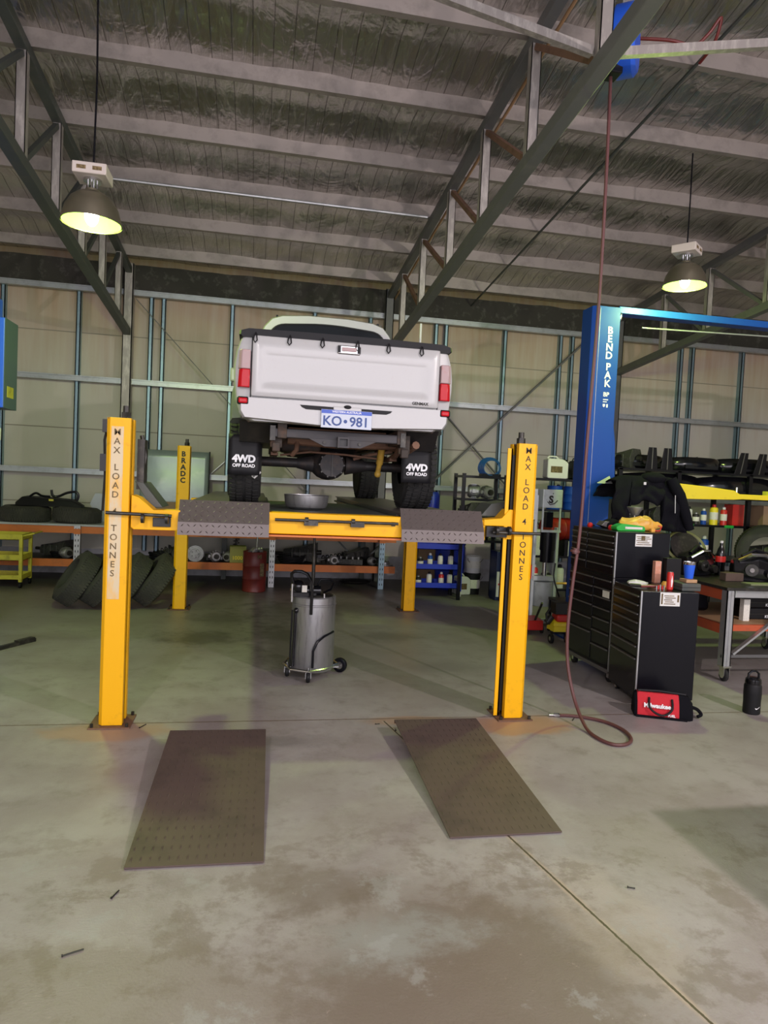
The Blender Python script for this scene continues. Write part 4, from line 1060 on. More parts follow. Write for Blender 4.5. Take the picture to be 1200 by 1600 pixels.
def m_head():
    t = thing('cylinder_head', (0, 0, -20), 'x', 'car part')
    b = MB(); b.box(-.22, .22, -.08, .08, 0, .09)
    for k in range(4): b.box(-.19+k*.1, -.12+k*.1, -.095, .095, .02, .07)
    b.build('casting', 'mixed', t, smooth=0, bevel=.006)
    b = MB()
    for k in range(4): b.cyl((-.155+k*.1, -.03, .09), (-.155+k*.1, -.03, .13), .018); b.cyl((-.155+k*.1, .035, .09), (-.155+k*.1, .035, .115), .012)
    b.build('valve_gear', 'alu', t); return t
def m_hosecoil():
    t = thing('hose_bundle', (0, 0, -20), 'x', 'hose')
    b = MB()
    for k in range(4): b.tube([((.13+.012*k)*math.cos(a*.3), (.10+.01*k)*math.sin(a*.3), .02+.02*k+.012*math.sin(a*.9+k)) for a in range(0, 21)], .013, n=7, closed=True)
    b.build('coils', 'black_matt', t)
    b = MB(); b.cyl((.14, 0, .02), (.22, .06, .05), .017); b.build('fitting', 'alu', t); return t
def m_bottle(col, capc, h=.24, r=.042, name='spray_can'):
    t = thing(name, (0, 0, -20), 'x', 'can')
    b = MB(); b.lathe([(.01, 0), (r, 0), (r, h*.78), (r*.8, h*.84), (r*.4, h*.86), (.01, h*.86)], n=18); b.build('body', col, t)
    b = MB(); b.lathe([(.01, h*.86), (r*.5, h*.86), (r*.5, h*.97), (r*.25, h), (.005, h)], n=14); b.build('cap', capc, t)
    b = MB(); b.lathe([(r+.0006, h*.25), (r+.0012, h*.26), (r+.0012, h*.6), (r+.0006, h*.61)], n=18); b.build('label_band', 'label', t); return t
def m_jerry(col, name='jerry_can', w=.24, d=.16, h=.30):
    t = thing(name, (0, 0, -20), 'x', 'container')
    b = MB(); o = roundpoly([(-w/2, 0), (w/2, 0), (w/2, h*.82), (w*.22, h), (-w/2, h)], .03, 4)
    b.prism(o, 'y', -d/2, d/2); b.build('body', col, t, smooth=30, bevel=.012)
    b = MB(); b.cyl((w*.40, 0, h*.84), (w*.46, 0, h*.98), .026); b.build('cap', 'black_matt', t)
    b = MB(); b.tube([(-w*.4, 0, h), (-w*.35, 0, h+.035), (0, 0, h+.035), (w*.12, 0, h)], .012); b.build('handle', col, t)
    b = MB(); b.box(-w*.35, w*.2, -d/2-.002, -d/2, h*.3, h*.62); b.build('label', 'letter_worn', t, smooth=0); return t
proto = {'alternator': m_alternator(), 'disc': m_disc(), 'gearbox': m_gearbox(), 'strut': m_strut(), 'head': m_head(), 'hoses': m_hosecoil()}
def put(kind, loc, rz, label, scale=1.0, rot=None, group=None):
    return dup(proto[kind], loc, rz, label, group, scale, rot)
def purge(t):
    for c in [o for o in COL.objects if o.parent and (o.parent == t or o.parent.parent == t)]: bpy.data.objects.remove(c)
    bpy.data.objects.remove(t)
SH = .362
put('hoses', (-3.0, 11.55, SH), .4, 'black hose bundle on the lower bench shelf right of the yellow trolley')
put('alternator', (-2.9, 11.4, SH), .8, 'pale metal alternator on the lower bench shelf left of the striped upright', 1.1)
put('gearbox', (-3.12, 11.7, SH), 1.2, 'dark gearbox casing on the lower bench shelf behind the yellow trolley', 1.1)
put('strut', (-1.75, 11.6, SH), 0, 'dark strut lying back on the lower bench shelf behind the leaning tyres', 1, rot=(0, R(70), R(20)))
put('hoses', (-1.45, 11.5, SH), 0, 'black hose bundle on the lower shelf above the leaning tyres', 1.3)
put('gearbox', (-1.25, 11.6, SH), .5, 'dark gearbox casing on the lower shelf just left of the rear yellow post', 1.0)
put('disc', (-.93, 11.35, SH+.13), 0, 'round steel disc standing on edge beside the rear yellow post', .95, rot=(R(90), 0, 0))
put('alternator', (-.62, 11.4, SH), .3, 'pale alternator nearest the rear yellow post on its right, lower shelf', 1.15)
put('alternator', (-.40, 11.38, SH), -.4, 'pale alternator second from the rear yellow post, next to the olive carton', 1.1)
put('head', (-.55, 11.65, SH), .2, 'dark cylinder head behind the two alternators on the lower shelf', 1.1)
put('strut', (-.30, 11.7, SH), 0, 'dark strut standing upright behind the olive carton', .85)
put('gearbox', (.12, 11.6, SH), .2, 'dark gearbox casing between the olive carton and the striped upright', 1)
put('hoses', (.62, 11.45, SH), .3, 'black hose bundle on the lower shelf just right of the striped upright', 1.4)
put('gearbox', (.80, 11.75, SH), 1.4, 'large dark gearbox casing on the lower shelf behind the oil drainer pole', 1.35)
put('strut', (1.05, 11.5, SH+.05), 0, 'dark strut lying along the lower shelf right of the oil drainer pole', 1.1, rot=(0, R(82), R(10)))
put('alternator', (1.32, 11.4, SH), .2, 'alternator in the middle of the lower shelf between drainer pole and grey leg')
put('head', (1.62, 11.5, SH), -.2, 'dark cylinder head on the lower shelf just left of the grey bench leg', 1.0)
put('gearbox', (1.75, 11.8, SH), 2.2, 'dark gearbox casing at the back of the lower shelf beside the grey bench leg', 1.1)
put('alternator', (1.98, 11.4, SH), .5, 'alternator on the lower shelf close against the grey bench leg', .9)
put('disc', (2.22, 11.45, SH), 0, 'brake disc lying flat at the right end of the lower shelf', 1)
put('hoses', (2.0, 11.75, SH), .1, 'black hose bundle at the right end of the lower shelf', 1.1)
# carton with yellow print
t = thing('carton', (-.26, 11.4, SH), 'olive brown carton with yellow print on the lower bench shelf', 'box')
b = MB(); b.box(-.13, .13, -.12, .12, 0, .27); b.build('box_body', 'olive_box', t, smooth=0, bevel=.004)
b = MB(); b.box(-.135, .10, -.16, -.12, .26, .268); b.build('box_flap', 'olive_box', t, smooth=0)
b = MB(); text_bm(b, '1000', .085, FACE(-.01, -.1215, .08), .001, .002); b.build('printing', 'yellow2', t, smooth=0)
t.rotation_euler = (0, 0, R(4))
# harness and trim on the bench tyres
t = thing('wiring_harness', (-3.2, 11.55, 1.16), 'black car trim and wiring heaped on top of the bench tyres', 'car part')
b = MB(); b.loft([[(-.48, y, z) for y, z in ((-.1, 0), (.12, 0), (.1, .05), (-.08, .05))], [(-.38, y, z) for y, z in ((-.16, 0), (.2, 0), (.16, .15), (-.1, .14))], [(0, y, z) for y, z in ((-.18, 0), (.2, 0), (.16, .14), (-.1, .12))], [(.34, y, z) for y, z in ((-.14, 0), (.16, 0), (.12, .12), (-.1, .10))], [(.5, y, z) for y, z in ((-.08, -.03), (.1, -.03), (.08, .03), (-.06, .03))]])
b.build('trim_panel', 'black_matt', t, smooth=50, bevel=.01)
b = MB(); b.tube(spline([(-.3, 0, .14), (-.2, -.03, .2), (-.12, 0, .16), (0, .02, .15)]), .018, n=8); b.tube(spline([(.02, 0, .26), (.04, 0, .17), (.12, .02, .16), (.25, 0, .22), (.38, 0, .24), (.42, 0, .18), (.40, 0, .10)]), .02, n=8); b.build('wiring_loom', 'black', t)
b = MB(); b.box(.03, .10, -.17, -.165, .09, .12); b.build('yellow_tag', 'dull_yellow', t, smooth=0)
b = MB(); b.prism([(-2.55, .915), (-2.0, .915), (-2.0, 1.36), (-2.62, 1.38), (-2.7, 1.2)], 'y', 11.98, 12.0)
tag(b.build('pale_panel', 'white_board', smooth=0, loc=(-2.3, 11.99, .915)), 'pale blue-white board standing on the bench behind the black tyres', 'board')
b = MB(); b.lathe([(.03, 0), (.075, 0), (.075, .19), (.03, .19)], (0, 0, .0), 24)
tag(b.build('tape_roll', mat('pale_green_roll', (.42, .50, .32), .7), loc=(-2.28, 11.5, .915)), 'pale green roll standing on the bench beside the front yellow post', 'roll')
bpy.data.objects['tape_roll'].location = (-2.30, 11.45, .915)
t = thing('sheet_metal_panel', (-1.35, 11.9, .915), 'glossy pale green-grey sheet metal panel leaning against the wall behind the left posts', 'panel')
b = MB(); T = Matrix.Rotation(R(-4), 4, 'X')
b.grid(-.56, .54, 0, 1.24, 14, 10, lambda x, z: T @ Vector((x, .012*math.sin(x*5)+.01*math.cos(z*6), z)))
b.build('panel_skin', 'sheet', t, solid=.012)
b = MB(); b.box(.54, .56, -.01, .02, .02, 1.25, T); b.build('panel_edge', 'black_matt', t, smooth=0)
b = MB(); b.box(-1.8, -1.02, 11.6, 11.63, .915, 1.30)
tag(b.build('cardboard_sheet', 'cardboard', smooth=0, loc=(-1.4, 11.61, .915)), 'brown cardboard sheet standing in front of the glossy metal panel', 'cardboard')
b = MB(); b.ball((-.62, 11.5, .915+.0), .22, .14, .40); b.bm.verts.ensure_lookup_table()
for v in b.bm.verts: v.co.z = max(v.co.z, .916); v.co.x += .05*noise.noise(v.co*4); 
tag(b.build('black_bag', 'cloth', loc=(-.62, 11.5, .915)), 'black soft bag slumped on the bench to the right of the rear yellow post', 'bag')

# yellow trolley
t = thing('workshop_trolley', (-3.7, 10.85, 0), 'yellow three-shelf workshop trolley at the left edge of the picture', 'trolley')
for i, z in enumerate((.12, .40, .70)):
    b = MB(t); b.box(-4.35, -3.30, 10.62, 11.08, z, z+.008)
    for q in ((-4.35, -3.30, 10.62, 10.63), (-4.35, -3.30, 11.07, 11.08), (-4.35, -4.34, 10.62, 11.08), (-3.31, -3.30, 10.62, 11.08)): b.box(*q, z, z+(.085 if i else .07))
    b.build('tray', 'dull_yellow', t, smooth=0)
for x in (-4.33, -3.32):
    for y in (10.64, 11.06):
        b = MB(t); b.box(x-.022, x+.022, y-.022, y+.022, .09, .78); b.build('leg', 'dull_yellow', t, smooth=0)
        b = MB(t); b.cyl((x-.015, y, .042), (x+.015, y, .042), .04); b.box(x-.02, x+.02, y-.015, y+.015, .05, .09); b.build('caster', 'black_matt', t)
b = MB(t); b.tube([(-3.30, 10.66, .76), (-3.16, 10.66, .80), (-3.16, 11.04, .80), (-3.30, 11.04, .76)], .012); b.build('push_handle', 'dull_yellow', t)
# red drum
t = thing('steel_drum', (.02, 10.75, 0), 'dark red steel drum with scrap on its lid in front of the rear bench', 'drum')
b = MB(); b.lathe([(.01, 0), (.175, 0), (.183, .01), (.18, .02), (.18, .19), (.186, .20), (.18, .21), (.18, .39), (.186, .40), (.18, .41), (.18, .60), (.186, .62), (.175, .622), (.17, .605), (.01, .605)], n=36); b.build('drum_body', 'maroon', t)
b = MB(); text_bm(b, 'M', .09, FACE(.07, -.172, .55, rz=R(20)), .001, .003); b.box(.06, .12, -.172, -.168, .25, .45, Matrix.Rotation(R(8), 4, 'Z')); b.build('drum_marking', 'letter_worn', t, smooth=0)
b = MB()
for k in range(7): b.cyl((random.uniform(-.1, .1), random.uniform(-.1, .1), .61), (random.uniform(-.12, .12), random.uniform(-.1, .1), .64+.05*random.random()), .03, n=8)
b.cyl((.02, 0, .62), (.03, 0, .86), .012); b.build('scrap_parts', 'alu', t)
# items under bench on floor
b = MB(); b.ball((0, 0, .03), .28, .2, .04)
o = b.build('floor_rags', 'black_oil', loc=None); o.location = (1.75, 11.7, 0.01); tag(o, 'dark flattened rags on the floor under the right end of the bench', 'rags')
b = MB(); b.box(-.5, .32, -.022, .022, 0, .035); b.box(.1, .3, -.03, .03, .035, .05)
o = b.build('steel_rail', 'iron'); o.location = (-2.33, 7.15, 0); o.rotation_euler = (0, 0, R(60)); tag(o, 'dark steel rail lying on the floor at the left edge of the picture', 'bar')

# ================================================================== RIGHT SIDE
# blue cart behind the right runway
t = thing('parts_cart', (2.95, 10.65, 0), 'blue three-shelf parts cart under the right side of the yellow lift', 'trolley')
for i, z in enumerate((.14, .44, .76)):
    b = MB(t); b.box(2.45, 3.28, 10.42, 10.9, z, z+.01)
    for q in ((2.45, 3.28, 10.42, 10.43), (2.45, 3.28, 10.89, 10.9), (2.45, 2.46, 10.42, 10.9), (3.27, 3.28, 10.42, 10.9)): b.box(*q, z, z+.09)
    b.build('tray', 'cart_blue', t, smooth=0)
for x in (2.47, 3.26):
    for y in (10.44, 10.88):
        b = MB(t); b.box(x-.025, x+.025, y-.025, y+.025, .10, .86); b.build('leg', 'cart_blue', t, smooth=0)
        b = MB(t); b.cyl((x-.016, y, .045), (x+.016, y, .045), .044); b.box(x-.022, x+.022, y-.015, y+.015, .05, .10); b.build('caster', 'white', t)
cans = {'a': m_bottle('white', 'black_matt'), 'b': m_bottle('red', 'white'), 'c': m_bottle('blue', 'white', name='bottle'), 'd': m_bottle('iron', 'alu', .18, .05, 'tin'), 'e': m_bottle('yellow2', 'red', .26, .05, 'tin')}
def can(k, loc, lab, sc=1.0, rot=None): return dup(cans[k], loc, 0, lab, None, sc, rot)
for x, k, z, lab in ((2.62, 'd', .45, 'dark tin at the left of the blue cart middle shelf'), (2.78, 'c', .45, 'blue bottle on the blue cart middle shelf'), (2.95, 'a', .45, 'white can on the blue cart middle shelf'), (3.12, 'a', .45, 'white can at the right of the blue cart middle shelf'),
                  (2.60, 'd', .15, 'dark tin at the left of the blue cart bottom shelf'), (2.78, 'a', .15, 'white can on the left half of the blue cart bottom shelf'), (2.98, 'b', .15, 'red and white can on the blue cart bottom shelf'), (3.12, 'a', .15, 'white can on the right half of the blue cart bottom shelf')):
    can(k, (x, 10.55, z), lab, 1.0)
jer = m_jerry('white')
dup(jer, (3.40, 10.75, .002), .2, 'white oil container standing beside the blue cart on the floor', None, 1.0)
def bucket(name, loc, r, h, mt, lab, cat='bucket', lid='white', mark=True):
    t = thing(name, loc, lab, cat)
    b = MB(); b.lathe([(.01, 0), (r*.88, 0), (r*.98, h*.92), (r*1.04, h*.93), (r*1.04, h), (r*.95, h), (r*.94, h*.96), (.01, h*.96)], n=30); b.build('body', mt, t)
    b = MB(); b.tube([(r*math.cos(a), r*math.sin(a)*.25-r*.9, h*.9-r*.7*math.sin(a)) for a in [PI*k/10 for k in range(11)]], .004, n=6); b.build('handle', 'iron', t)
    if mark:
        b = MB(); b.lathe([(r*.945, h*.30), (r*.95, h*.305), (r*.985, h*.72), (r*.98, h*.725)], n=30); b.build('label', 'label', t)
    return t
bucket('bucket', (3.60, 10.85, 0), .14, .34, 'black_matt', 'black bucket with white label on the floor right of the blue cart')
bucket('bucket', (3.62, 10.9, .345), .13, .28, 'white', 'white bucket stacked on the black bucket right of the blue cart')
t = thing('plastic_barrel', (3.35, 11.35, 0), 'tall dark blue plastic barrel behind the white truck tyre and blue cart', 'barrel')
b = MB(); b.lathe([(.01, 0), (.22, 0), (.25, .04), (.26, .3), (.25, .33), (.26, .36), (.26, .72), (.25, .75), (.26, .78), (.25, 1.12), (.20, 1.18), (.01, 1.18)], n=32); b.build('barrel_body', 'cart_blue', t)
b = MB(); b.cyl((-.1, 0, 1.18), (-.1, 0, 1.2), .03); b.cyl((.1, 0, 1.18), (.1, 0, 1.2), .03); b.build('bung', 'white', t)
t = thing('plastic_barrel', (3.05, 11.7, 0), 'blue plastic barrel standing on a crate, seen just above the right runway', 'barrel')
b = MB(); b.box(-.25, .25, -.25, .25, 0, .85); b.build('crate', 'cardboard', t, smooth=0)
b = MB(); b.lathe([(.01, .85), (.14, .85), (.15, .9), (.15, 1.6), (.12, 1.66), (.01, 1.66)], n=28); b.build('barrel_body', 'cart_blue', t)
# black rack
t = thing('storage_rack', (3.5, 10.4, 0), 'black open steel rack behind the right lift post holding a blue cable coil', 'rack')
for x in (3.17, 3.86):
    for y in (10.2, 10.65):
        b = MB(t); b.box(x-.025, x+.025, y-.025, y+.025, 0, 1.99); b.build('upright', 'black', t, smooth=0)
for z in (.95, 1.32, 1.60, 1.96):
    b = MB(t); b.box(3.15, 3.88, 10.18, 10.67, z-.035, z); b.build('shelf', 'black', t, smooth=0)
t = thing('cable_coil', (3.66, 10.4, 1.96), 'coil of blue cable on top of the black rack', 'cable')
b = MB(t)
for k in range(6): b.tube([(3.66+(.13+.012*k)*math.cos(a*.26), 10.40+.02*k-.05+.01*math.sin(a), 2.10+(.12+.008*k)*math.sin(a*.26)) for a in range(24)], .009, n=6, closed=True)
b.build('coils', mat('blue_cable', (.02, .12, .38), .5), t)
b = MB(t); b.box(3.50, 3.82, 10.34, 10.48, 1.96, 2.0); b.build('holder', 'black', t, smooth=0)
put('gearbox', (3.35, 10.4, 1.325), .3, 'dark casing on the upper middle shelf of the black rack', .9)
put('strut', (3.72, 10.4, 1.325), .3, 'strut standing on the black rack beside the right lift post', .5)
put('alternator', (3.60, 10.35, 1.605), .3, 'alternator on the upper shelf of the black rack', 1.3)
put('alternator', (3.42, 10.45, 1.605), 1.3, 'greasy alternator behind the first on the upper shelf of the black rack', 1.4)
put('hoses', (3.5, 10.4, .955), .3, 'black hose bundle on the low shelf of the black rack', 1.3)
t = thing('narrow_cabinet', (3.93, 10.35, 0), 'dark blue narrow cabinet with white warning strip beside the right lift post', 'cabinet')
b = MB(t); b.box(3.78, 4.0, 10.2, 10.5, 0, .78); b.build('body', mat('navy_paint', (.01, .02, .09), .4), t, smooth=0, bevel=.01)
b = MB(t); b.box(3.79, 3.88, 10.195, 10.2, .06, .46); b.build('warning_strip', 'white', t, smooth=0)
b = MB(t); b.cyl((3.835, 10.196, .26), (3.835, 10.192, .26), .022, n=4); b.build('red_diamond', 'red', t, smooth=0)

# shelf unit behind the press: oil jugs and drums
t = thing('steel_shelf_unit', (4.5, 9.9, 0), 'black shelf unit with white and black oil containers left of the tall blue lift post', 'shelf')
for x in (4.02, 5.0):
    for y in (9.6, 10.2):
        b = MB(t); b.box(x-.02, x+.02, y-.02, y+.02, 0, 2.0); b.build('upright', 'black', t, smooth=0)
for z in (.30, .80, 1.50, 1.965):
    b = MB(t); b.box(4.0, 5.02, 9.58, 10.22, z-.03, z); b.build('shelf', 'black', t, smooth=0)
jb = dup(jer, (4.47, 9.75, 1.967), 0, 'large white oil container on the top shelf left of the blue post', None, 1.0)
jb.scale = (1.4, 1.2, 1.0)
jbl = m_jerry('black_matt')
j2 = dup(jbl, (4.83, 9.75, 1.967), 0, 'black oil container on the top shelf beside the blue post', None, .95)
jer2 = dup(jer, (4.67, 9.95, 1.967), 0, 'narrow white container behind and right of the large white one on the top shelf', None, .9)
def drum(loc, r, h, mt, lab, rot=(0, 0, 0), mark=None):
    t = thing('drum', loc, lab, 'drum'); t.rotation_euler = rot
    b = MB(); b.lathe([(.01, 0), (r*.96, 0), (r, .01), (r*.98, .03), (r*.98, h*.33), (r*1.01, h*.35), (r*.98, h*.37), (r*.98, h*.64), (r*1.01, h*.66), (r*.98, h*.68), (r*.98, h-.03), (r, h-.01), (r*.96, h), (r*.9, h-.012), (.01, h-.012)], n=30); b.build('drum_body', mt, t)
    b = MB(); b.cyl((r*.5, 0, h-.012), (r*.5, 0, h+.02), .025); b.build('drum_cap', 'black_matt', t)
    return t
drum((4.50, 9.8, 1.50), .115, .36, 'blue', 'dark blue oil drum, left of the two on the shelf under the white container')
drum((4.78, 9.8, 1.50), .13, .36, 'blue', 'dark blue oil drum, right of the two, just behind the hanging hose')
rd = drum((4.42, 9.25, 1.40), .175, .42, mat('drum_red', (.32, .02, .012), .4), 'large red drum lying on its side left of the tall blue post', rot=(0, R(90), R(12)))
rd.location = (4.34, 9.72, 1.20)
t = thing('drum_cradle', (4.5, 9.75, .80), 'dark cradle carrying the red drum on the shelf behind the press', 'stand')
b = MB(t); b.box(4.33, 4.39, 9.6, 9.9, .802, 1.045); b.box(4.62, 4.68, 9.6, 9.9, .802, 1.045); b.build('cradle', 'black', t, smooth=0)
bucket('bucket', (4.20, 9.75, 1.202-.40), .14, .38, 'white', 'white bucket on the shelf left of the red drum')
can('a', (4.72, 9.66, .80), 'white spray can below the red drum beside the hanging hose', 1.1)
can('d', (4.86, 9.7, .80), 'dark tin below the red drum beside the blue post', 1.1)
for i, (x, k) in enumerate(((4.2, 'b'), (4.4, 'd'), (4.62, 'a'), (4.85, 'b'))):
    can(k, (x, 9.72, .30), ['red can at the left of the low shelf behind the press', 'dark tin on the low shelf behind the press', 'white can on the low shelf behind the press', 'red can at the right of the low shelf behind the press'][i], 1.5)

# press
t = thing('shop_press', (3.85, 8.4, 0), 'pale grey filter press on a tall frame just right of the right front lift post', 'press')
b = MB(t); b.box(3.585, 3.625, 8.36, 8.44, .06, 1.72); b.build('left_column', 'press', t, smooth=0, bevel=.004)
b = MB(t); b.box(3.90, 3.94, 8.36, 8.44, .06, 1.30); b.build('right_column', 'press', t, smooth=0, bevel=.004)
b = MB(t); b.box(3.66, 3.93, 8.30, 8.50, 1.56, 1.80); h_ = b.build('head_box', 'press', t, smooth=0, bevel=.008)
b = MB(t); text_bm(b, 'S', .13, FACE(3.77, 8.298, 1.665), .001, .006); b.tube([(3.72, 8.298, 1.64), (3.76, 8.298, 1.60), (3.82, 8.298, 1.62), (3.86, 8.298, 1.66)], .006, n=6); b.box(3.79, 3.80, 8.297, 8.30, 1.74, 1.755); b.build('black_marking', 'letter_black', h_, smooth=0)
b = MB(t); b.box(3.665, 3.685, 8.31, 8.33, 1.24, 1.56); b.box(3.905, 3.925, 8.31, 8.33, 1.24, 1.56); b.box(3.66, 3.93, 8.30, 8.34, 1.24, 1.27); b.build('guard_frame', 'press', t, smooth=0)
b = MB(t); b.box(3.75, 3.84, 8.36, 8.45, 1.30, 1.5); b.cyl((3.8, 8.4, 1.0), (3.8, 8.4, 1.24), .10, n=24); b.cyl((3.8, 8.4, .84), (3.8, 8.4, 1.0), .09, n=24); b.build('cylinder', 'black', t)
b = MB(t); b.cyl((3.78, 8.4, .66), (3.78, 8.4, .84), .032); b.build('ram', 'chrome', t)
b = MB(t); b.box(3.60, 3.93, 8.34, 8.46, .60, .66); b.build('bed', 'press', t, smooth=0)
b = MB(t); b.lathe([(.01, .26), (.12, .26), (.13, .28), (.13, .58), (.01, .59)], (3.77, 8.42, 0), 26); b.build('waste_bin', 'press', t)
b = MB(t); b.tube(spline([(3.88, 8.3, .84), (3.86, 8.28, .66), (3.9, 8.25, .5), (3.96, 8.25, .35)]), .010); b.build('oil_hose', 'black', t)
b = MB(t); b.box(3.50, 3.94, 8.36, 8.44, .03, .075); b.box(3.56, 3.64, 8.1, 8.66, .0, .04); b.box(3.88, 3.96, 8.1, 8.66, 0, .04); b.bar((3.60, 8.4, .28), (3.50, 8.4, .06), .03); b.build('base', 'press', t, smooth=0)
b = MB(t); b.box(3.48, 3.60, 8.34, 8.44, 1.40, 1.80); b.cyl((3.54, 8.33, 1.65), (3.54, 8.31, 1.65), .045); b.build('gauge_unit', 'press', t, smooth=30)
b = MB(t); b.box(3.48, 3.585, 8.36, 8.44, .62, .80); sgn = b.build('red_plate', 'red', t, smooth=0)
b = MB(t); b.cyl((3.94, 8.4, .56), (4.35, 8.42, .56), .014); b.build('bar_handle', 'bag_yellow', t)
# red jack and yellow compressor low behind
t = thing('trolley_jack', (3.42, 8.0, 0), 'low red trolley jack on the floor right of the right front lift post', 'jack')
b = MB(t); b.prism([(7.85, .05), (8.35, .04), (8.35, .10), (8.1, .19), (7.85, .17)], 'x', 3.36, 3.56); b.build('body', 'red', t, smooth=0, bevel=.01)
for x in (3.345, 3.575):
    b = MB(t); b.cyl((x-.012, 7.93, .045), (x+.012, 7.93, .045), .045); b.build('wheel', 'iron', t)
b = MB(t); b.cyl((3.46, 7.9, .15), (3.46, 7.7, .42), .014); b.build('pump_handle', 'iron', t)
t = thing('portable_compressor', (3.66, 7.55, 0), 'yellow and red portable machine on small wheels beside the tall black tool chest', 'machine')
b = MB(t); b.box(3.50, 3.86, 7.42, 7.62, .13, .19); b.lathe([(.01, 3.50), (.07, 3.51), (.075, 3.55), (.075, 3.80), (.07, 3.84), (.01, 3.85)], (0, 7.52, .19), 22, 'x'); b.build('tank', 'yellow2', t, smooth=30)
b = MB(t); b.box(3.54, 3.74, 7.43, 7.6, .24, .33); b.build('motor_cover', 'red', t, bevel=.02)
b = MB(t); b.box(3.52, 3.70, 7.44, 7.6, .33, .47); b.cyl((3.50, 7.5, .30), (3.44, 7.5, .22), .04); b.tube([(3.48, 7.5, .4), (3.42, 7.48, .33), (3.44, 7.48, .2)], .015); b.build('engine', 'black_oil', t, bevel=.02)
for x in (3.46, 3.66):
    b = MB(t); b.cyl((x-.015, 7.40, .055), (x+.015, 7.40, .055), .055); w = b.build('wheel', 'black_matt', t)
    b = MB(t); b.cyl((x-.017, 7.40, .055), (x+.017, 7.40, .055), .025); b.build('wheel_hub', 'chrome', w)
b = MB(t); b.box(3.48, 3.88, 7.44, 7.47, .10, .13); b.box(3.84, 3.88, 7.44, 7.47, 0, .13); b.build('skid', 'black', t, smooth=0)
t = thing('low_table', (3.85, 8.0, 0), 'low dark metal table with pale edge behind the yellow portable machine', 'table')
b = MB(t); b.box(3.72, 4.25, 7.8, 8.1, .40, .43); b.build('table_top', 'iron', t, smooth=0)
for x in (3.74, 4.23):
    for y in (7.82, 8.08):
        b = MB(t); b.box(x-.015, x+.015, y-.015, y+.015, 0, .40); b.build('leg', 'black', t, smooth=0)

# ------------------------------------------------------------------ tool chests
def drawers(mb_root, par, y0, y1, z0, z1, rows, x, cols=1, mt='black_gloss'):
    """drawer fronts facing -X at plane x; rows list of relative heights top to bottom"""
    tot = sum(rows); z = z1
    for rh in rows:
        h = (z1-z0)*rh/tot
        for c in range(cols):
            ya = y0+(y1-y0)*c/cols+.006; yb = y0+(y1-y0)*(c+1)/cols-.006
            b = MB(); b.box(x-.012, x+.01, ya, yb, z-h+.005, z-.004)
            d = b.build('drawer', mt, par, smooth=0, bevel=.002)
            b = MB(); b.box(x-.026, x-.012, ya+.01, yb-.01, z-.024, z-.012); b.build('drawer_pull', 'trim_grey', d, smooth=0, bevel=.002)
        z -= h
M['trim_grey'] = mat('satin_grey_trim', (.16, .15, .15), .35, .5)
def castors(par, pts, r=.05):
    for x, y in pts:
        b = MB(); b.cyl((x-.016, y, r), (x+.016, y, r), r, n=20); w = b.build('caster', 'black_matt', par)
        b = MB(); b.box(x-.024, x-.018, y-.02, y+.02, r-.01, r*2+.02); b.box(x+.018, x+.024, y-.02, y+.02, r-.01, r*2+.02); b.build('caster_bracket', 'chrome', w, smooth=0)
c1 = thing('tool_cabinet', (3.31, 5.80, 0), 'large black roller tool cabinet with many drawers, at the base of the tall stack', 'tool cabinet', R(2))
b = MB(); b.box(0, .56, 0, .84, .12, 1.005); b.build('cabinet_body', 'black', c1, smooth=0, bevel=.006)
drawers(c1, c1, .34, .83, .16, .98, [1, 1, 1, 1.5, 1.5, 3], -.001+0, 1)
drawers(c1, c1, .01, .335, .16, .98, [1, 1, 1.2, 1.2, 1.4, 1.6, 2], -.001, 1)
b = MB(); b.box(-.012, .0, -.004, .008, .12, 1.0); b.build('corner_trim', 'galv', c1, smooth=0)
b = MB(); b.box(-.015, 0, 0, .84, .10, .135); b.build('kick_rail', 'trim_grey', c1, smooth=0)
b = MB(); b.box(-.0135, -.0125, .05, .17, .80, .87); b.build('oval_badge', 'label', c1, smooth=0)
castors(c1, [(.06, .08), (.06, .76), (.5, .08), (.5, .76)])
c2 = thing('top_chest', (3.31, 5.80, 1.006), 'black top tool chest stacked on the large roller cabinet, label on its side', 'tool cabinet', R(2))
b = MB(); b.box(0, .56, 0, .84, 0, .43); b.build('cabinet_body', 'black', c2, smooth=0, bevel=.006)
drawers(c2, c2, .01, .50, .02, .40, [1, 1, 1, 1.6, 1.6], -.001)
drawers(c2, c2, .51, .83, .02, .40, [1, 1, 1, 1.6, 1.6], -.001)
b = MB(); b.box(-.012, 0, -.004, .008, 0, .43); b.build('corner_trim', 'galv', c2, smooth=0)
b = MB(); b.box(.19, .365, -.003, 0, .30, .415); lb = b.build('warning_label', 'white', c2, smooth=0)
b = MB()
for k in range(5): b.box(.20+.01*(k % 2), .355-.02*(k % 3), -.0045, -.003, .315+.018*k, .322+.018*k)
b.box(.25, .29, -.0045, -.003, .36, .40); b.build('label_print', 'letter_worn', lb, smooth=0)
c3 = thing('tool_cabinet', (3.22, 5.18, 0), 'black narrow tool cabinet in front of the tall stack, nearest the red tool bag', 'tool cabinet', R(-6))
b = MB(); b.box(0, .50, 0, .56, .06, .985); b.build('cabinet_body', 'black', c3, smooth=0, bevel=.006)
drawers(c3, c3, .01, .55, .08, .95, [1, 1, 1, 1.3, 1.4, 1.4, 4.5], -.001)
b = MB(); b.box(-.012, 0, -.004, .008, .06, .985); b.build('corner_trim', 'galv', c3, smooth=0)
castors(c3, [(.06, .5), (.46, .5), (.06, .07), (.46, .07)], .028)
b = MB(); b.box(.155, .33, -.003, 0, .865, .98); lb = b.build('warning_label', 'white', c3, smooth=0)
b = MB()
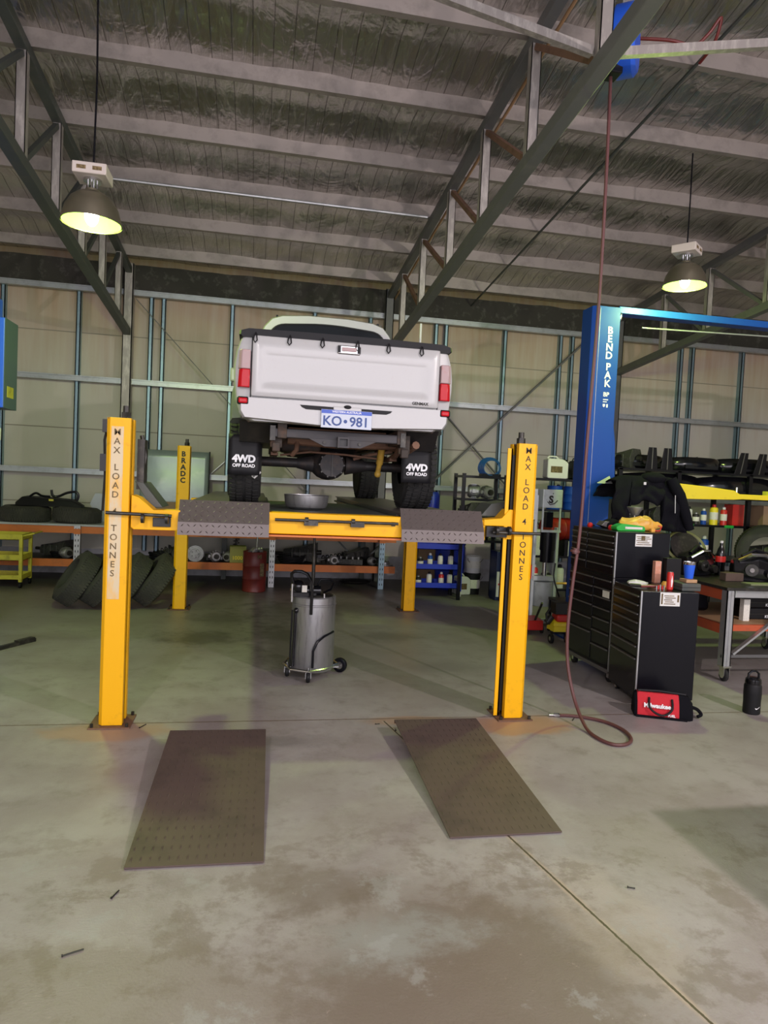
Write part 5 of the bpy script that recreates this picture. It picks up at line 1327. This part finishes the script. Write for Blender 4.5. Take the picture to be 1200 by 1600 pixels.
for k in range(5): b.box(.19+.008*(k % 2), .29-.015*(k % 3), -.0045, -.003, .88+.017*k, .887+.017*k)
b.box(.165, .178, -.0045, -.003, .88, .97); b.box(.305, .32, -.0045, -.003, .90, .96); b.build('label_print', 'letter_worn', lb, smooth=0)
# things on the near cabinet (top z .985)
zt = .986
t = thing('drink_can', (3.52, 5.26, zt), 'tall red drink can on the near black tool cabinet', 'can')
b = MB(); b.lathe([(.01, 0), (.022, 0), (.028, .008), (.028, .142), (.023, .152), (.023, .156), (.01, .153)], n=28); b.build('can_body', 'red', t)
b = MB(); b.lathe([(.002, .150), (.0225, .1535), (.0225, .158), (.002, .1545)], n=24); b.build('can_lid', 'chrome', t)
b = MB(); text_bm(b, 'Coke', .035, Matrix.Translation((0, -.0285, .07)) @ Matrix.Rotation(R(90), 4, 'X') @ Matrix.Rotation(R(90), 4, 'Z'), .0005, .001)
b.bm.free()
b = MB(); b.prism([(-.004, .03), (.004, .03), (.009, .08), (.0, .13), (-.008, .08)], 'y', -.0288, -.0284); b.build('white_swirl', 'letter_white', t, smooth=0)
t = thing('plastic_case', (3.66, 5.30, zt), 'grey plastic case on the near tool cabinet beneath the blue tumbler', 'case')
b = MB(); b.box(-.06, .12, -.10, .14, 0, .065); b.build('case_body', 'dark_steel', t, bevel=.008, smooth=0)
b = MB(); b.box(-.062, .122, -.102, .142, .03, .034); b.build('case_seam', 'black_matt', t, smooth=0)
t = thing('wooden_block', (3.73, 5.30, zt+.066), 'small pale wooden block directly under the blue tumbler', 'block')
b = MB(); b.box(-.06, .045, -.05, .05, 0, .028); b.build('block', 'wood', t, smooth=0, bevel=.003)
t = thing('tumbler', (3.745, 5.33, zt+.095), 'blue insulated tumbler with steel rim standing on a wooden block', 'tumbler')
b = MB(); b.lathe([(.01, 0), (.034, 0), (.037, .01), (.048, .12)], n=32); b.build('tumbler_body', 'blue_bright', t)
b = MB(); b.lathe([(.0485, .12), (.05, .122), (.051, .145), (.048, .146), (.046, .125), (.01, .13)], n=32); b.build('steel_rim', 'chrome', t)
t = thing('rag', (3.36, 5.5, zt), 'crumpled white rag on the near tool cabinet', 'rag')
b = MB(); b.ball((0, 0, .02), .10, .06, .03)
for v in b.bm.verts: v.co += Vector((noise.noise(v.co*20), noise.noise(v.co*22+Vector((5, 0, 0))), noise.noise(v.co*18)*.6))*.02; v.co.z = max(v.co.z, .001)
b.build('cloth', 'white', t)
t = thing('pliers', (3.30, 5.34, zt), 'red and black handled tool lying on the near tool cabinet', 'tool')
b = MB(); b.tube([(0, 0, .015), (.07, -.02, .022), (.15, -.02, .018)], .012); b.build('grip', 'maroon', t)
b = MB(); b.tube([(-.08, .04, .02), (-.02, .01, .02), (.0, 0, .02)], .016); b.build('jaw', 'iron', t)
t = thing('socket_set', (3.44, 5.28, zt), 'row of small red and steel sockets along the near tool cabinet edge', 'tool')
for k in range(5):
    b = MB(); b.cyl((-.03+k*.018, 0, 0), (-.03+k*.018, 0, .03+.006*(k % 3)), .007); b.build('socket', 'red' if k % 2 else 'chrome', t)
t = thing('orange_fitting', (3.58, 5.42, zt), 'small round orange fitting behind the red drink can', 'fitting')
b = MB(); b.lathe([(.012, 0), (.03, 0), (.032, .03), (.02, .05), (.012, .05)], n=20); b.build('fitting', 'bag_yellow', t)
t = thing('aerosol_carton', (3.67, 5.70, zt), 'pink and orange slim carton against the side of the tall tool stack', 'box')
b = MB(); b.box(-.03, .03, -.025, .02, 0, .20); b.build('carton', 'skin_pink', t, smooth=0)
t = thing('black_box', (3.78, 5.68, zt-.02), 'black box standing beside the pink carton', 'box')
b = MB(); b.box(-.075, .075, -.04, .03, 0, .235); b.build('box_body', 'black_matt', t, smooth=0, bevel=.006)
bpy.data.objects['black_box'].location = (3.80, 5.67, zt)
# things on the top chest (top z 1.436)
zt = 1.437
t = thing('plastic_tray', (3.53, 6.0, zt), 'green plastic tray with pale stripe on the tall tool chest', 'tray')
b = MB(); b.prism(roundpoly([(-.14, 0), (.16, 0), (.15, .05), (-.08, .07), (-.15, .04)], .02, 3), 'y', -.05, .06); b.build('tray_body', 'green', t, bevel=.008)
b = MB(); b.box(-.06, .12, -.056, -.05, .02, .042); b.build('stripe', 'label', t, smooth=0)
t = thing('snack_bag', (3.72, 6.12, zt), 'crumpled orange and yellow bag on the tall tool chest', 'bag')
b = MB(); b.ball((0, 0, .06), .23, .10, .075, 24, 14)
for v in b.bm.verts: v.co += Vector((noise.noise(v.co*9), noise.noise(v.co*11+Vector((5, 0, 0))), noise.noise(v.co*13)))*.035; v.co.z = max(v.co.z, .001)
b.build('bag_body', 'bag_yellow', t)
t = thing('red_pliers', (3.86, 6.0, zt), 'small red and orange hand tool at the right end of the tall tool chest', 'tool')
b = MB(); b.tube([(-.05, 0, .01), (0, -.01, .01), (.02, -.01, .05), (-.01, 0, .06)], .007); b.build('grip', 'red', t)
b = MB(); b.box(-.09, -.05, -.015, .015, 0, .03); b.build('orange_block', 'bag_yellow', t)
for i, (x, y, m_, lab) in enumerate(((3.37, 6.45, 'red', 'red socket tool near the left end of the tall tool chest'), (3.45, 6.3, 'chrome', 'shiny steel tool in the middle of the tall tool chest'), (3.42, 6.12, 'red', 'red knob beside the shiny steel tool on the tall chest'))):
    t = thing('hand_tool', (x, y, zt), lab, 'tool')
    b = MB(); b.lathe([(.01, 0), (.025, 0), (.03, .02), (.02, .04), (.01, .045)], n=16); b.build('head', m_, t)
    b = MB(); b.cyl((0, 0, .02), (.07, .05, .015), .009); b.build('handle', 'iron', t)
t = thing('folded_hat', (3.52, 6.30, zt), 'dark folded cap with pale peak lying on the tall tool chest', 'cap')
b = MB(); b.ball((0, 0, .03), .11, .09, .07)
for v in b.bm.verts: v.co.z = max(v.co.z, .001)
b.build('cap_crown', 'cloth', t)
b = MB(); b.prism([(-.14, .03), (-.04, .0), (-.02, .07), (-.10, .075)], 'y', -.06, .06); b.build('cap_peak', 'trim_grey', t, bevel=.006)

# ------------------------------------------------------------------ jacket and lamp behind the chest
t = thing('work_jacket', (4.32, 7.12, 1.4), 'black hooded jacket draped over the yellow lift arm behind the tall tool chest', 'jacket')
def hem(u):      # u 0..1 from left sleeve to right sleeve
    if u < .24: return 1.46+.05*math.sin(u*30)
    if u < .70: return 1.70+.03*math.sin(u*18)
    return 1.40-.06*(u-.7)
def jack(u, v):
    x = 3.95+.78*u+.03*math.sin(v*5)
    ztop = 2.03-.10*abs(u-.55)*1.6+.02*math.sin(u*9)
    # v 0 back hem .. .5 ridge .. 1 front hem
    s = (v-.45)/.55 if v > .45 else (.45-v)/.45
    zb = hem(u) if v > .45 else 1.75
    z = ztop+(zb-ztop)*s**1.25
    y = 7.14+(-1 if v > .45 else 1)*(.07+.16*min(1, s*1.6))+.03*math.sin(u*26+s*3)*s+.06*noise.noise(Vector((u*7, v*7, 0)))*(.3+s)
    spread = (u-.5)*.16*s
    return (x+spread, y, z)
b = MB(t); b.grid(0, 1, 0, 1, 60, 36, jack); b.build('jacket_body', 'cloth', t, solid=.02, smooth=60)
b = MB(t); b.tube([(4.60, 6.98, 1.98), (4.68, 6.92, 1.80), (4.75, 6.90, 1.60), (4.82, 6.90, 1.42)], .06, n=12, rs=[.06, .065, .06, .05]); b.build('sleeve', 'cloth', t)
b = MB(t); b.ball((4.42, 7.06, 1.98), .15, .13, .07); b.build('hood', 'cloth', t)
b = MB(t); b.tube([(4.60, 6.88, 1.80), (4.605, 6.87, 1.6)], .004); b.box(4.19, 4.22, 6.855, 6.86, 1.90, 1.93); b.build('drawstring', 'white', t)
t = thing('lamp_hood', (4.0, 7.3, 1.85), 'pale grey pointed lamp hood poking out left of the black jacket', 'lamp hood')
b = MB(t); b.loft([[(3.87, 7.3, 1.90), (3.875, 7.31, 1.905), (3.875, 7.29, 1.897)], [(4.02, 7.36, 1.90), (4.02, 7.3, 1.99), (4.02, 7.22, 1.90)]]); b.build('hood', 'galv', t, smooth=0)
t = thing('inspection_lamp', (4.05, 6.45, 1.436), 'small grey lamp head on a stem under the black jacket', 'lamp')
t.location = (3.80, 6.35, 1.437)
b = MB(); b.lathe([(.01, 0), (.05, 0), (.05, .012), (.01, .02)], n=20); b.cyl((0, 0, .01), (0, 0, .14), .008); b.build('stem', 'chrome', t)
b = MB(); b.lathe([(.01, .14), (.035, .14), (.075, .21), (.078, .225), (.01, .23)], n=24); b.build('lamp_head', 'steel', t)

# ------------------------------------------------------------------ steel table at the right
t = tb_ = thing('work_table', (5.28, 6.48, 0), 'steel workshop table on castors with galvanised legs and red-orange rails at right', 'table')
b = MB(t); b.box(4.50, 6.15, 5.8, 7.2, .905, .935); b.build('table_top', 'iron', t, smooth=0, bevel=.003)
for z0, z1 in ((.80, .905), (.47, .56)):
    b = MB(t); b.box(4.52, 4.56, 5.9, 7.15, z0, z1); b.build('side_rail', 'red_orange', t, smooth=0)
    b = MB(t); b.box(6.09, 6.13, 5.9, 7.15, z0, z1); b.build('side_rail', 'red_orange', t, smooth=0)
    b = MB(t); b.box(4.58, 6.1, 5.86, 5.9, z0+.03, z1); b.build('front_rail', 'red_orange' if z0 < .7 else 'galv', t, smooth=0)
    b = MB(t); b.box(4.58, 6.1, 7.1, 7.14, z0, z1); b.build('rear_rail', 'red_orange', t, smooth=0)
b = MB(t); b.box(4.56, 6.1, 5.9, 7.1, .545, .562); b.build('lower_shelf', 'wood', t, smooth=0)
for x in (4.55, 6.08):
    for y in (5.85, 7.12):
        b = MB(t); b.box(x-.03, x-.02, y-.03, y+.05, .16, .905); b.box(x-.03, x+.055, y-.03, y-.02, .16, .905); b.box(x+.045, x+.055, y-.03, y+.02, .16, .905); b.box(x+.01, x+.016, y-.036, y-.03, .16, .905); b.build('leg', 'galv', t, smooth=0)
        b = MB(t); b.lathe([(.015, -.02), (.05, -.02), (.06, -.012), (.06, .012), (.05, .02), (.015, .02)], (x+.03, y+.02, .062), 26, 'x'); w = b.build('caster', 'rubber', t)
        b = MB(t); b.cyl((x+.005, y+.02, .062), (x+.055, y+.02, .062), .03); b.box(x-.002, x+.004, y-.02, y+.05, .06, .15); b.box(x+.056, x+.062, y-.02, y+.05, .06, .15); b.box(x-.02, x+.07, y-.03, y+.06, .145, .16); b.build('caster_fork', 'chrome', w, smooth=30)
b = MB(t); b.bar((4.62, 5.83, .28), (5.4, 5.83, .86), .045, .02); b.build('diagonal_strut', 'galv', t, smooth=0)
b = MB(t); b.box(4.52, 6.08, 5.84, 5.86, .24, .27); b.build('cross_tie', 'grey_steel', t, smooth=0)
# cases below
for i, z in enumerate((.562, .682)):
    t = thing('tool_case', (5.33, 6.25, z), ('black moulded tool case with white writing, lower of two under the steel table', 'black moulded tool case with white writing, upper of two under the steel table')[i], 'case')
    b = MB(); b.box(-.32, .30, -.12, .2, 0, .115); b.build('case_body', 'black_matt', t, smooth=0, bevel=.012)
    b = MB(); b.box(-.32, .30, -.124, -.12, .052, .06); b.build('case_seam', 'iron', t, smooth=0)
    b = MB(); text_bm(b, 'KINCROME', .04, FACE(-.02, -.1235, .03), .001, .001); b.build('writing', 'letter_white', t, smooth=0)
t = thing('carton', (4.93, 6.08, .562), 'small white upright box beside the black tool cases under the steel table', 'box')
b = MB(); b.box(-.035, .035, -.03, .03, 0, .22); b.build('carton', 'label', t, smooth=0)
t = thing('drill_case', (4.68, 6.7, .562), 'dark case with rounded ends on the table lower shelf behind the near cabinet', 'case')
b = MB(); b.box(-.16, .2, -.15, .15, 0, .24); b.build('case_body', 'black', t, bevel=.04)
b = MB(); b.tube([(-.02, -.158, .03), (-.02, -.165, .22)], .012); b.build('latch', 'steel', t)
t = thing('yellow_cloth', (4.78, 6.75, .80), 'dull yellow cloth on top of the dark case under the steel table', 'cloth')
b = MB(); b.ball((0, 0, .03), .13, .1, .035); b.build('cloth', 'dull_yellow', t)
t.location = (4.74, 6.7, .803)
# on the table
TT = .936
def engine(loc, rz, lab, s=1.0):
    t = thing('engine_part', loc, lab, 'engine part', rz)
    b = MB(); b.loft([[(-.2*s, y, z) for y, z in ((-.12*s, 0), (.12*s, 0), (.14*s, .12*s), (.05*s, .2*s), (-.08*s, .2*s), (-.14*s, .1*s))], [(.02*s, y, z) for y, z in ((-.14*s, 0), (.14*s, 0), (.16*s, .16*s), (.06*s, .28*s), (-.08*s, .28*s), (-.15*s, .14*s))], [(.22*s, y, z) for y, z in ((-.08*s, .02), (.08*s, .02), (.1*s, .1*s), (.04*s, .18*s), (-.05*s, .18*s), (-.1*s, .1*s))]])
    b.build('casting', 'black_gloss', t, smooth=20, bevel=.008)
    b = MB(); b.cyl((-.05*s, -.15*s, .12*s), (-.05*s, -.20*s, .12*s), .06*s); b.cyl((.13*s, -.12*s, .08*s), (.13*s, -.18*s, .08*s), .04*s); b.build('pulley', 'iron', t)
    b = MB(); b.cyl((-.05*s, -.20*s, .12*s), (-.05*s, -.215*s, .12*s), .022*s); b.build('pulley_hub', 'chrome', t)
    b = MB(); b.tube([(-.15*s, -.1*s, .2*s), (-.05*s, -.15*s, .27*s), (.08*s, -.12*s, .27*s), (.18*s, -.08*s, .2*s)], .018*s); b.build('pipe', 'chrome', t)
    b = MB(); b.tube([(-.12*s, -.05*s, .24*s), (0, -.02, .31*s), (.12*s, .0, .27*s), (.2*s, .02, .16*s)], .022*s); b.build('rubber_hose', 'black', t)
    return t
engine((4.80, 6.75, TT), .2, 'shiny black engine part on the table just right of the tall tool chest', 1.0)
engine((5.22, 6.35, TT), -.5, 'shiny black engine part standing in the middle of the steel table', 1.05)
engine((5.75, 6.7, TT), .4, 'shiny black engine part at the right edge of the picture on the steel table', 1.0)
engine((5.1, 6.95, TT), .9, 'dark engine part at the back of the steel table behind the cola bottle', .8)
t = thing('timber_offcut', (4.93, 6.3, TT), 'brown timber block on the steel table in front of the engine parts', 'block')
b = MB(); b.box(-.11, .10, -.05, .05, 0, .085); b.build('block', mat('dark_timber', (.10, .065, .05), .8, dirt=.3, dcol=(.05, .03, .02)), t, smooth=0, bevel=.005)
t = thing('paper_sheet', (5.1, 6.05, TT), 'flat pale green sheet lying on the steel table', 'sheet')
b = MB(); b.box(-.2, .25, -.07, .07, 0, .012); b.build('sheet', mat('green_grey_pad', (.22, .24, .13), .7), t, smooth=0)
t = thing('cola_bottle', (5.10, 6.72, TT), 'dark cola bottle with red label on the steel table', 'bottle')
b = MB(); b.lathe([(.01, 0), (.048, 0), (.052, .02), (.046, .10), (.052, .15), (.052, .22), (.035, .29), (.016, .33), (.016, .36)], n=26); b.build('bottle_body', 'black_gloss', t)
b = MB(); b.lathe([(.051, .15), (.0535, .151), (.0535, .215), (.051, .216)], n=26); b.build('bottle_label', 'red', t)
b = MB(); b.cyl((0, 0, .36), (0, 0, .385), .018); b.build('bottle_cap', 'white', t)
t = thing('round_cover', (4.86, 7.02, TT), 'round dark cover with pale green rim leaning among the engine parts', 'cover')
b = MB(); T = Matrix.Translation((0, 0, .27)) @ Matrix.Rotation(R(62), 4, 'X')
rg = [[b._v(T @ Vector((rr_*math.cos(2*PI*i/32), rr_*math.sin(2*PI*i/32)*.8, zz))) for i in range(32)] for rr_, zz in ((.24, 0), (.26, .015), (.24, .03), (.22, .015))]
b.skin(rg, False, True); b.build('rim', mat('moss_rim', (.16, .17, .05), .5), t)
b = MB(); b.cyl(T @ Vector((0, 0, .01)), T @ Vector((0, 0, .02)), .19); b.box(-.01, .01, -.0, .02, 0, .1); b.build('disc', 'iron', t)

# ------------------------------------------------------------------ right racking with body parts
t = rk = thing('pallet_rack', (6.9, 9.5, 0), 'black parts racking along the right back wall loaded with glossy bumpers and bottles', 'rack')
RX0, RX1 = 5.15, 9.6
for x in (5.2, 6.15, 7.35, 8.5, 9.5):
    for y in (9.15, 9.95):
        b = MB(t); b.box(x-.03, x+.03, y-.03, y+.03, 0, 2.16); b.build('upright', 'black', t, smooth=0)
for z in (.35, .85, 1.38, 1.80, 2.17):
    b = MB(t); b.box(RX0, RX1, 9.12, 9.98, z-.03, z); b.build('shelf', 'black', t, smooth=0)
for x in (6.35, 7.02):
    b = MB(t); b.box(x-.075, x+.075, 9.105, 9.12, 1.345, 1.385); b.build('price_tag', 'green', t, smooth=0)
b = MB(t); b.bar((5.9, 9.13, 1.8), (6.25, 9.13, 1.5), .025); b.build('rack_brace', 'black', t, smooth=0)
def bumper(loc, rz, lab, w=1.5, mt='black_gloss', h=.22, group=None):
    t = thing('car_bumper', loc, lab, 'car bumper', rz, group)
    secs = []
    for i in range(17):
        u = i/16*2-1
        x = u*w/2; y = .28*(abs(u)**3); k = 1-.25*abs(u)**4
        secs.append([(x, y-.04, 0), (x, y-.10, h*.35*k), (x, y-.08, h*.8*k), (x, y-.02, h*k), (x, y+.0, h*.9*k), (x, y-.03, h*.4*k), (x, y-.0, 0.01)])
    b = MB(); b.loft(secs); b.build('bumper_skin', mt, t, smooth=50)
    b = MB(); b.box(-w*.25, w*.25, -.095, -.06, h*.2, h*.45); b.build('grille_slot', 'black_matt', t, smooth=0)
    return t
bm_ = bumper((5.75, 9.45, 2.171), .1, 'black bumper on the top of the racking nearest the tall blue post', 1.1)
spots = [((6.6, 9.35, 2.171), 0, 'black bumper on the rack top, second from the blue post', 1.0), ((7.5, 9.4, 2.171), -.1, 'black bumper on the rack top directly above the bottles', 1.1), ((8.5, 9.4, 2.171), .1, 'black bumper on the rack top near the right picture edge', 1.0)]
for l, rz, lab, s in spots: dup(bm_, l, rz, lab, None, s)
bb = bumper((6.0, 9.3, 1.801), 0, 'glossy black bumper hanging over the upper shelf behind the black jacket', 1.6, h=.32)
dup(bb, (7.3, 9.28, 1.801), 0, 'glossy black bumper on the upper shelf above the yellow lift arm')
dup(bb, (8.7, 9.3, 1.801), 0, 'glossy black bumper on the upper shelf at the right picture edge')
def fin(x, lab, lean, z=2.171, h=.32):
    t = thing('bumper_bracket', (x, 9.2, z), lab, 'bracket')
    b = MB(); b.prism([(-.10, 0), (.10, 0), (.065+lean, h), (-.055+lean, h)], 'y', -.02, .0); b.build('plate', 'black', t, smooth=0, bevel=.003)
    b = MB(); b.bar((0, -.024, 0), (lean, -.024, h), .012, .008); b.build('edge_strip', 'trim_grey', t, smooth=0); return t
for x, ln, lab in ((5.72, 0, 'upright black bracket on the rack, first beside the blue post'), (5.97, 0, 'upright black bracket on the rack, second beside the blue post'), (7.20, .06, 'black bracket leaning right on the rack, left one of the right pair'), (7.52, .06, 'black bracket leaning right on the rack, right one of the right pair'),
                   (7.95, .05, 'black bracket at the right edge of the rack top')): fin(x, lab, ln)
put('head', (6.25, 9.6, 2.171), .2, 'dark cylinder head lying on the rack top between the brackets', 1.3)
put('gearbox', (6.55, 9.65, 2.171), 1.0, 'dark casing on the rack top behind the second bumper', 1.0)
put('head', (6.95, 9.65, 2.171), .1, 'dark cylinder head on the rack top near the right pair of brackets', 1.2)
put('gearbox', (5.45, 9.6, 2.171), .6, 'big dark casing on the rack top against the blue post', 1.25)
for i, (x, k, lab, sc) in enumerate(((6.28, 'c', 'blue and white bottle at the left of the bottle shelf', .9), (6.43, 'a', 'white bottle second on the bottle shelf', 1.1), (6.55, 'd', 'dark tin third on the bottle shelf', 1.0), (6.68, 'c', 'blue and white can left of the yellow tin', 1.0), (6.85, 'e', 'yellow and red tin on the bottle shelf', 1.2), (7.02, 'b', 'red and white can right of the yellow tin', 1.15))):
    can(k, (x, 9.25, 1.381), lab, sc)
for i, (x, k, lab) in enumerate(((6.32, 'd', 'dark tin at the left under the bottle shelf'), (6.5, 'a', 'white can in the middle under the bottle shelf'), (6.72, 'c', 'blue can under the bottle shelf beside the cola bottle'), (5.6, 'd', 'dark tin low on the rack behind the jacket'))):
    can(k, (x, 9.25, .851), lab, 1.5)
t = thing('red_box', (7.35, 9.45, 1.381), 'red box on the bottle shelf at right under the yellow lift arm', 'box')
b = MB(); b.box(-.10, .10, -.1, .1, .0, .32); b.build('box_body', 'red', t, smooth=0)
t = thing('cardboard_box', (8.0, 9.45, 1.381), 'pale cardboard box on the rack at the right picture edge', 'box')
b = MB(); b.box(-.25, .25, -.15, .15, 0, .32); b.build('box_body', 'cardboard', t, smooth=0)
dup(ty, (7.45, 8.85, 1.02), rot=(0, R(88), R(60)), label='large dark tyre standing upright at the right in front of the rack', scale=1.1)
t = thing('tyre_stand', (7.45, 8.85, 0), 'black steel stand carrying the upright dark tyre at right', 'stand')
b = MB(); b.box(-.3, .3, -.15, .15, .55, .60); b.build('stand_top', 'black', t, smooth=0)
for x in (-.27, .27):
    b = MB(); b.box(x-.02, x+.02, -.13, .13, 0, .55); b.build('leg', 'black', t, smooth=0)
put('gearbox', (8.0, 9.4, .851), 1.0, 'dark casing on the lower rack shelf at the right picture edge', 1.3)
put('gearbox', (5.5, 9.4, .851), .4, 'dark casing on the lower rack shelf behind the tool chest', 1.3)
for x, k, lab in ((5.6, 'head', 'dark cylinder head on the middle rack shelf behind the jacket'), (5.95, 'gearbox', 'dark casing on the middle rack shelf left of the bottles')): put(k, (x, 9.5, 1.381), .3, lab, 1.0)
bucket('plastic_tub', (8.55, 9.4, .851), .24, .30, 'blue', 'blue tub on the rack at the right picture edge', 'tub', mark=False)

# ------------------------------------------------------------------ on the floor at right
t = thing('tool_bag', (3.30, 4.97, 0), 'red and black canvas tool bag with white script lying by the near tool cabinet', 'bag', R(-22))
prof = [(-.09, 0), (.09, 0), (.10, .03), (.075, .12), (.03, .185), (-.03, .185), (-.075, .12), (-.10, .03)]
b = MB(); b.loft([[(-.18, y*.95, z*.95) for y, z in prof], [(-.165, y, z) for y, z in prof], [(.13, y, z) for y, z in prof], [(.145, y, z) for y, z in prof]]); b.build('bag_body', 'red_cloth', t, smooth=40)
b = MB(); b.loft([[(.14, y*1.03, z*1.03) for y, z in prof], [(.22, y*.98, z*.95) for y, z in prof], [(.25, y*.7, z*.7) for y, z in prof]]); b.loft([[(-.18, y*1.02, z*1.02) for y, z in prof], [(-.20, y*.9, z*.9) for y, z in prof]]); b.box(-.19, .2, -.108, .105, -.0, .018); b.build('end_panel', 'cloth', t, smooth=40)
b = MB(); b.tube([(-.17, 0, .19), (0, 0, .198), (.2, 0, .188)], .012); b.build('zip', 'black_matt', t)
b = MB(); b.tube(spline([(-.09, -.062, .155), (-.09, -.115, .09), (-.03, -.13, .045), (.03, -.13, .045), (.08, -.112, .09), (.085, -.062, .155)]), .009); b.build('carry_handle', 'black_matt', t)
T_ = Matrix.Translation((-.03, -.0985, .085)) @ Matrix.Rotation(R(-14), 4, 'X') @ Matrix.Rotation(R(90), 4, 'X') @ Matrix.Shear('XZ', 4, (0, 0))
b = MB(); text_bm(b, 'Milwaukee', .048, Matrix.Translation((-.03, -.0975, .10)) @ Matrix.Rotation(R(72), 4, 'X'), .001, .002); text_bm(b, 'FUEL', .026, Matrix.Translation((.08, -.110, .035)) @ Matrix.Rotation(R(82), 4, 'X'), .001, .001); b.build('script_lettering', 'letter_white', t, smooth=0)
b = MB(); b.tube(spline([(.24, .02, .09), (.30, .03, .07), (.33, .02, .035), (.30, .0, .02)]), .014); b.build('shoulder_strap', 'cloth', t)
t = thing('water_jug', (4.17, 4.98, 0), 'large black insulated bottle with carry loop and white tick standing on the floor at right', 'bottle')
b = MB(); b.lathe([(.01, 0), (.062, 0), (.068, .008), (.067, .10), (.070, .17), (.068, .235), (.062, .25)], n=36); b.build('bottle_body', 'black_matt', t)
b = MB(); b.lathe([(.062, .25), (.064, .262), (.060, .29), (.045, .305), (.01, .308)], n=32); b.build('screw_lid', 'black_gloss', t)
b = MB(); b.tube([(-.05, 0, .285), (-.048, 0, .335), (-.02, 0, .358), (.02, 0, .358), (.048, 0, .335), (.05, 0, .285)], .010); b.build('carry_loop', 'black_gloss', t)
b = MB()
sw = [(-.022, .062), (-.016, .050), (-.006, .050), (.028, .072), (-.004, .058), (-.012, .059)]
b.prism(sw, 'y', -.0700, -.0680); 
for v in b.bm.verts: v.co.y = -math.sqrt(max(.0691**2-v.co.x**2, 0))-(.0 if v.co.y > -.069 else .0012)
b.build('white_tick', 'letter_white', t, smooth=0)
# small debris
for i, (x, y, l, rz, lab) in enumerate(((2.52, 5.02-.12, .10, .9, 'short dark metal offcut on the floor left of the red tool bag'), (-.72, 4.93, .12, 1.1, 'small dark tool standing by the foot of the left front post'), (1.75, 2.75, .05, -.4, 'tiny rusty bolt on the floor right of the floor joint'), (.95, 4.88, .05, .2, 'small black bolt on the floor above the right ramp'), (1.06, 4.76, .05, 1.5, 'second small black bolt beside the upper left corner of the right ramp'), (-.52, 2.95, .09, 1.2, 'thin dark nail below the lower left corner of the left ramp'), (-.6, 2.6, .12, .4, 'thin rusty rod fragment on the floor below the left ramp'))):
    b = MB(); l *= .6; b.cyl((-l/2, 0, .004), (l/2, 0, .004), .003, n=8); b.cyl((-l/2-.004, 0, .005), (-l/2, 0, .005), .005, n=6)
    o = b.build('bolt', 'iron', None); o.location = (x, y, 0.001); o.rotation_euler = (0, 0, rz); tag(o, lab, 'bolt')

# boxes added out of frame only to throw the shadow at lower right
t = thing('shadow_blocker', (3.55, 1.9, 0), 'added stack of boxes out of view at right, casting the floor shadow', 'shadow blocker')
b = MB(); b.box(-.45, .45, -.45, .45, 0, .12); b.build('blocker_base', 'wood', t, smooth=0)
b = MB(); b.box(-.42, .42, -.42, .42, .12, 1.25); b.build('blocker_stack', 'cardboard', t, smooth=0, bevel=.01)

for p in list(proto.values())+list(cans.values())+[jer, jbl]: purge(p)
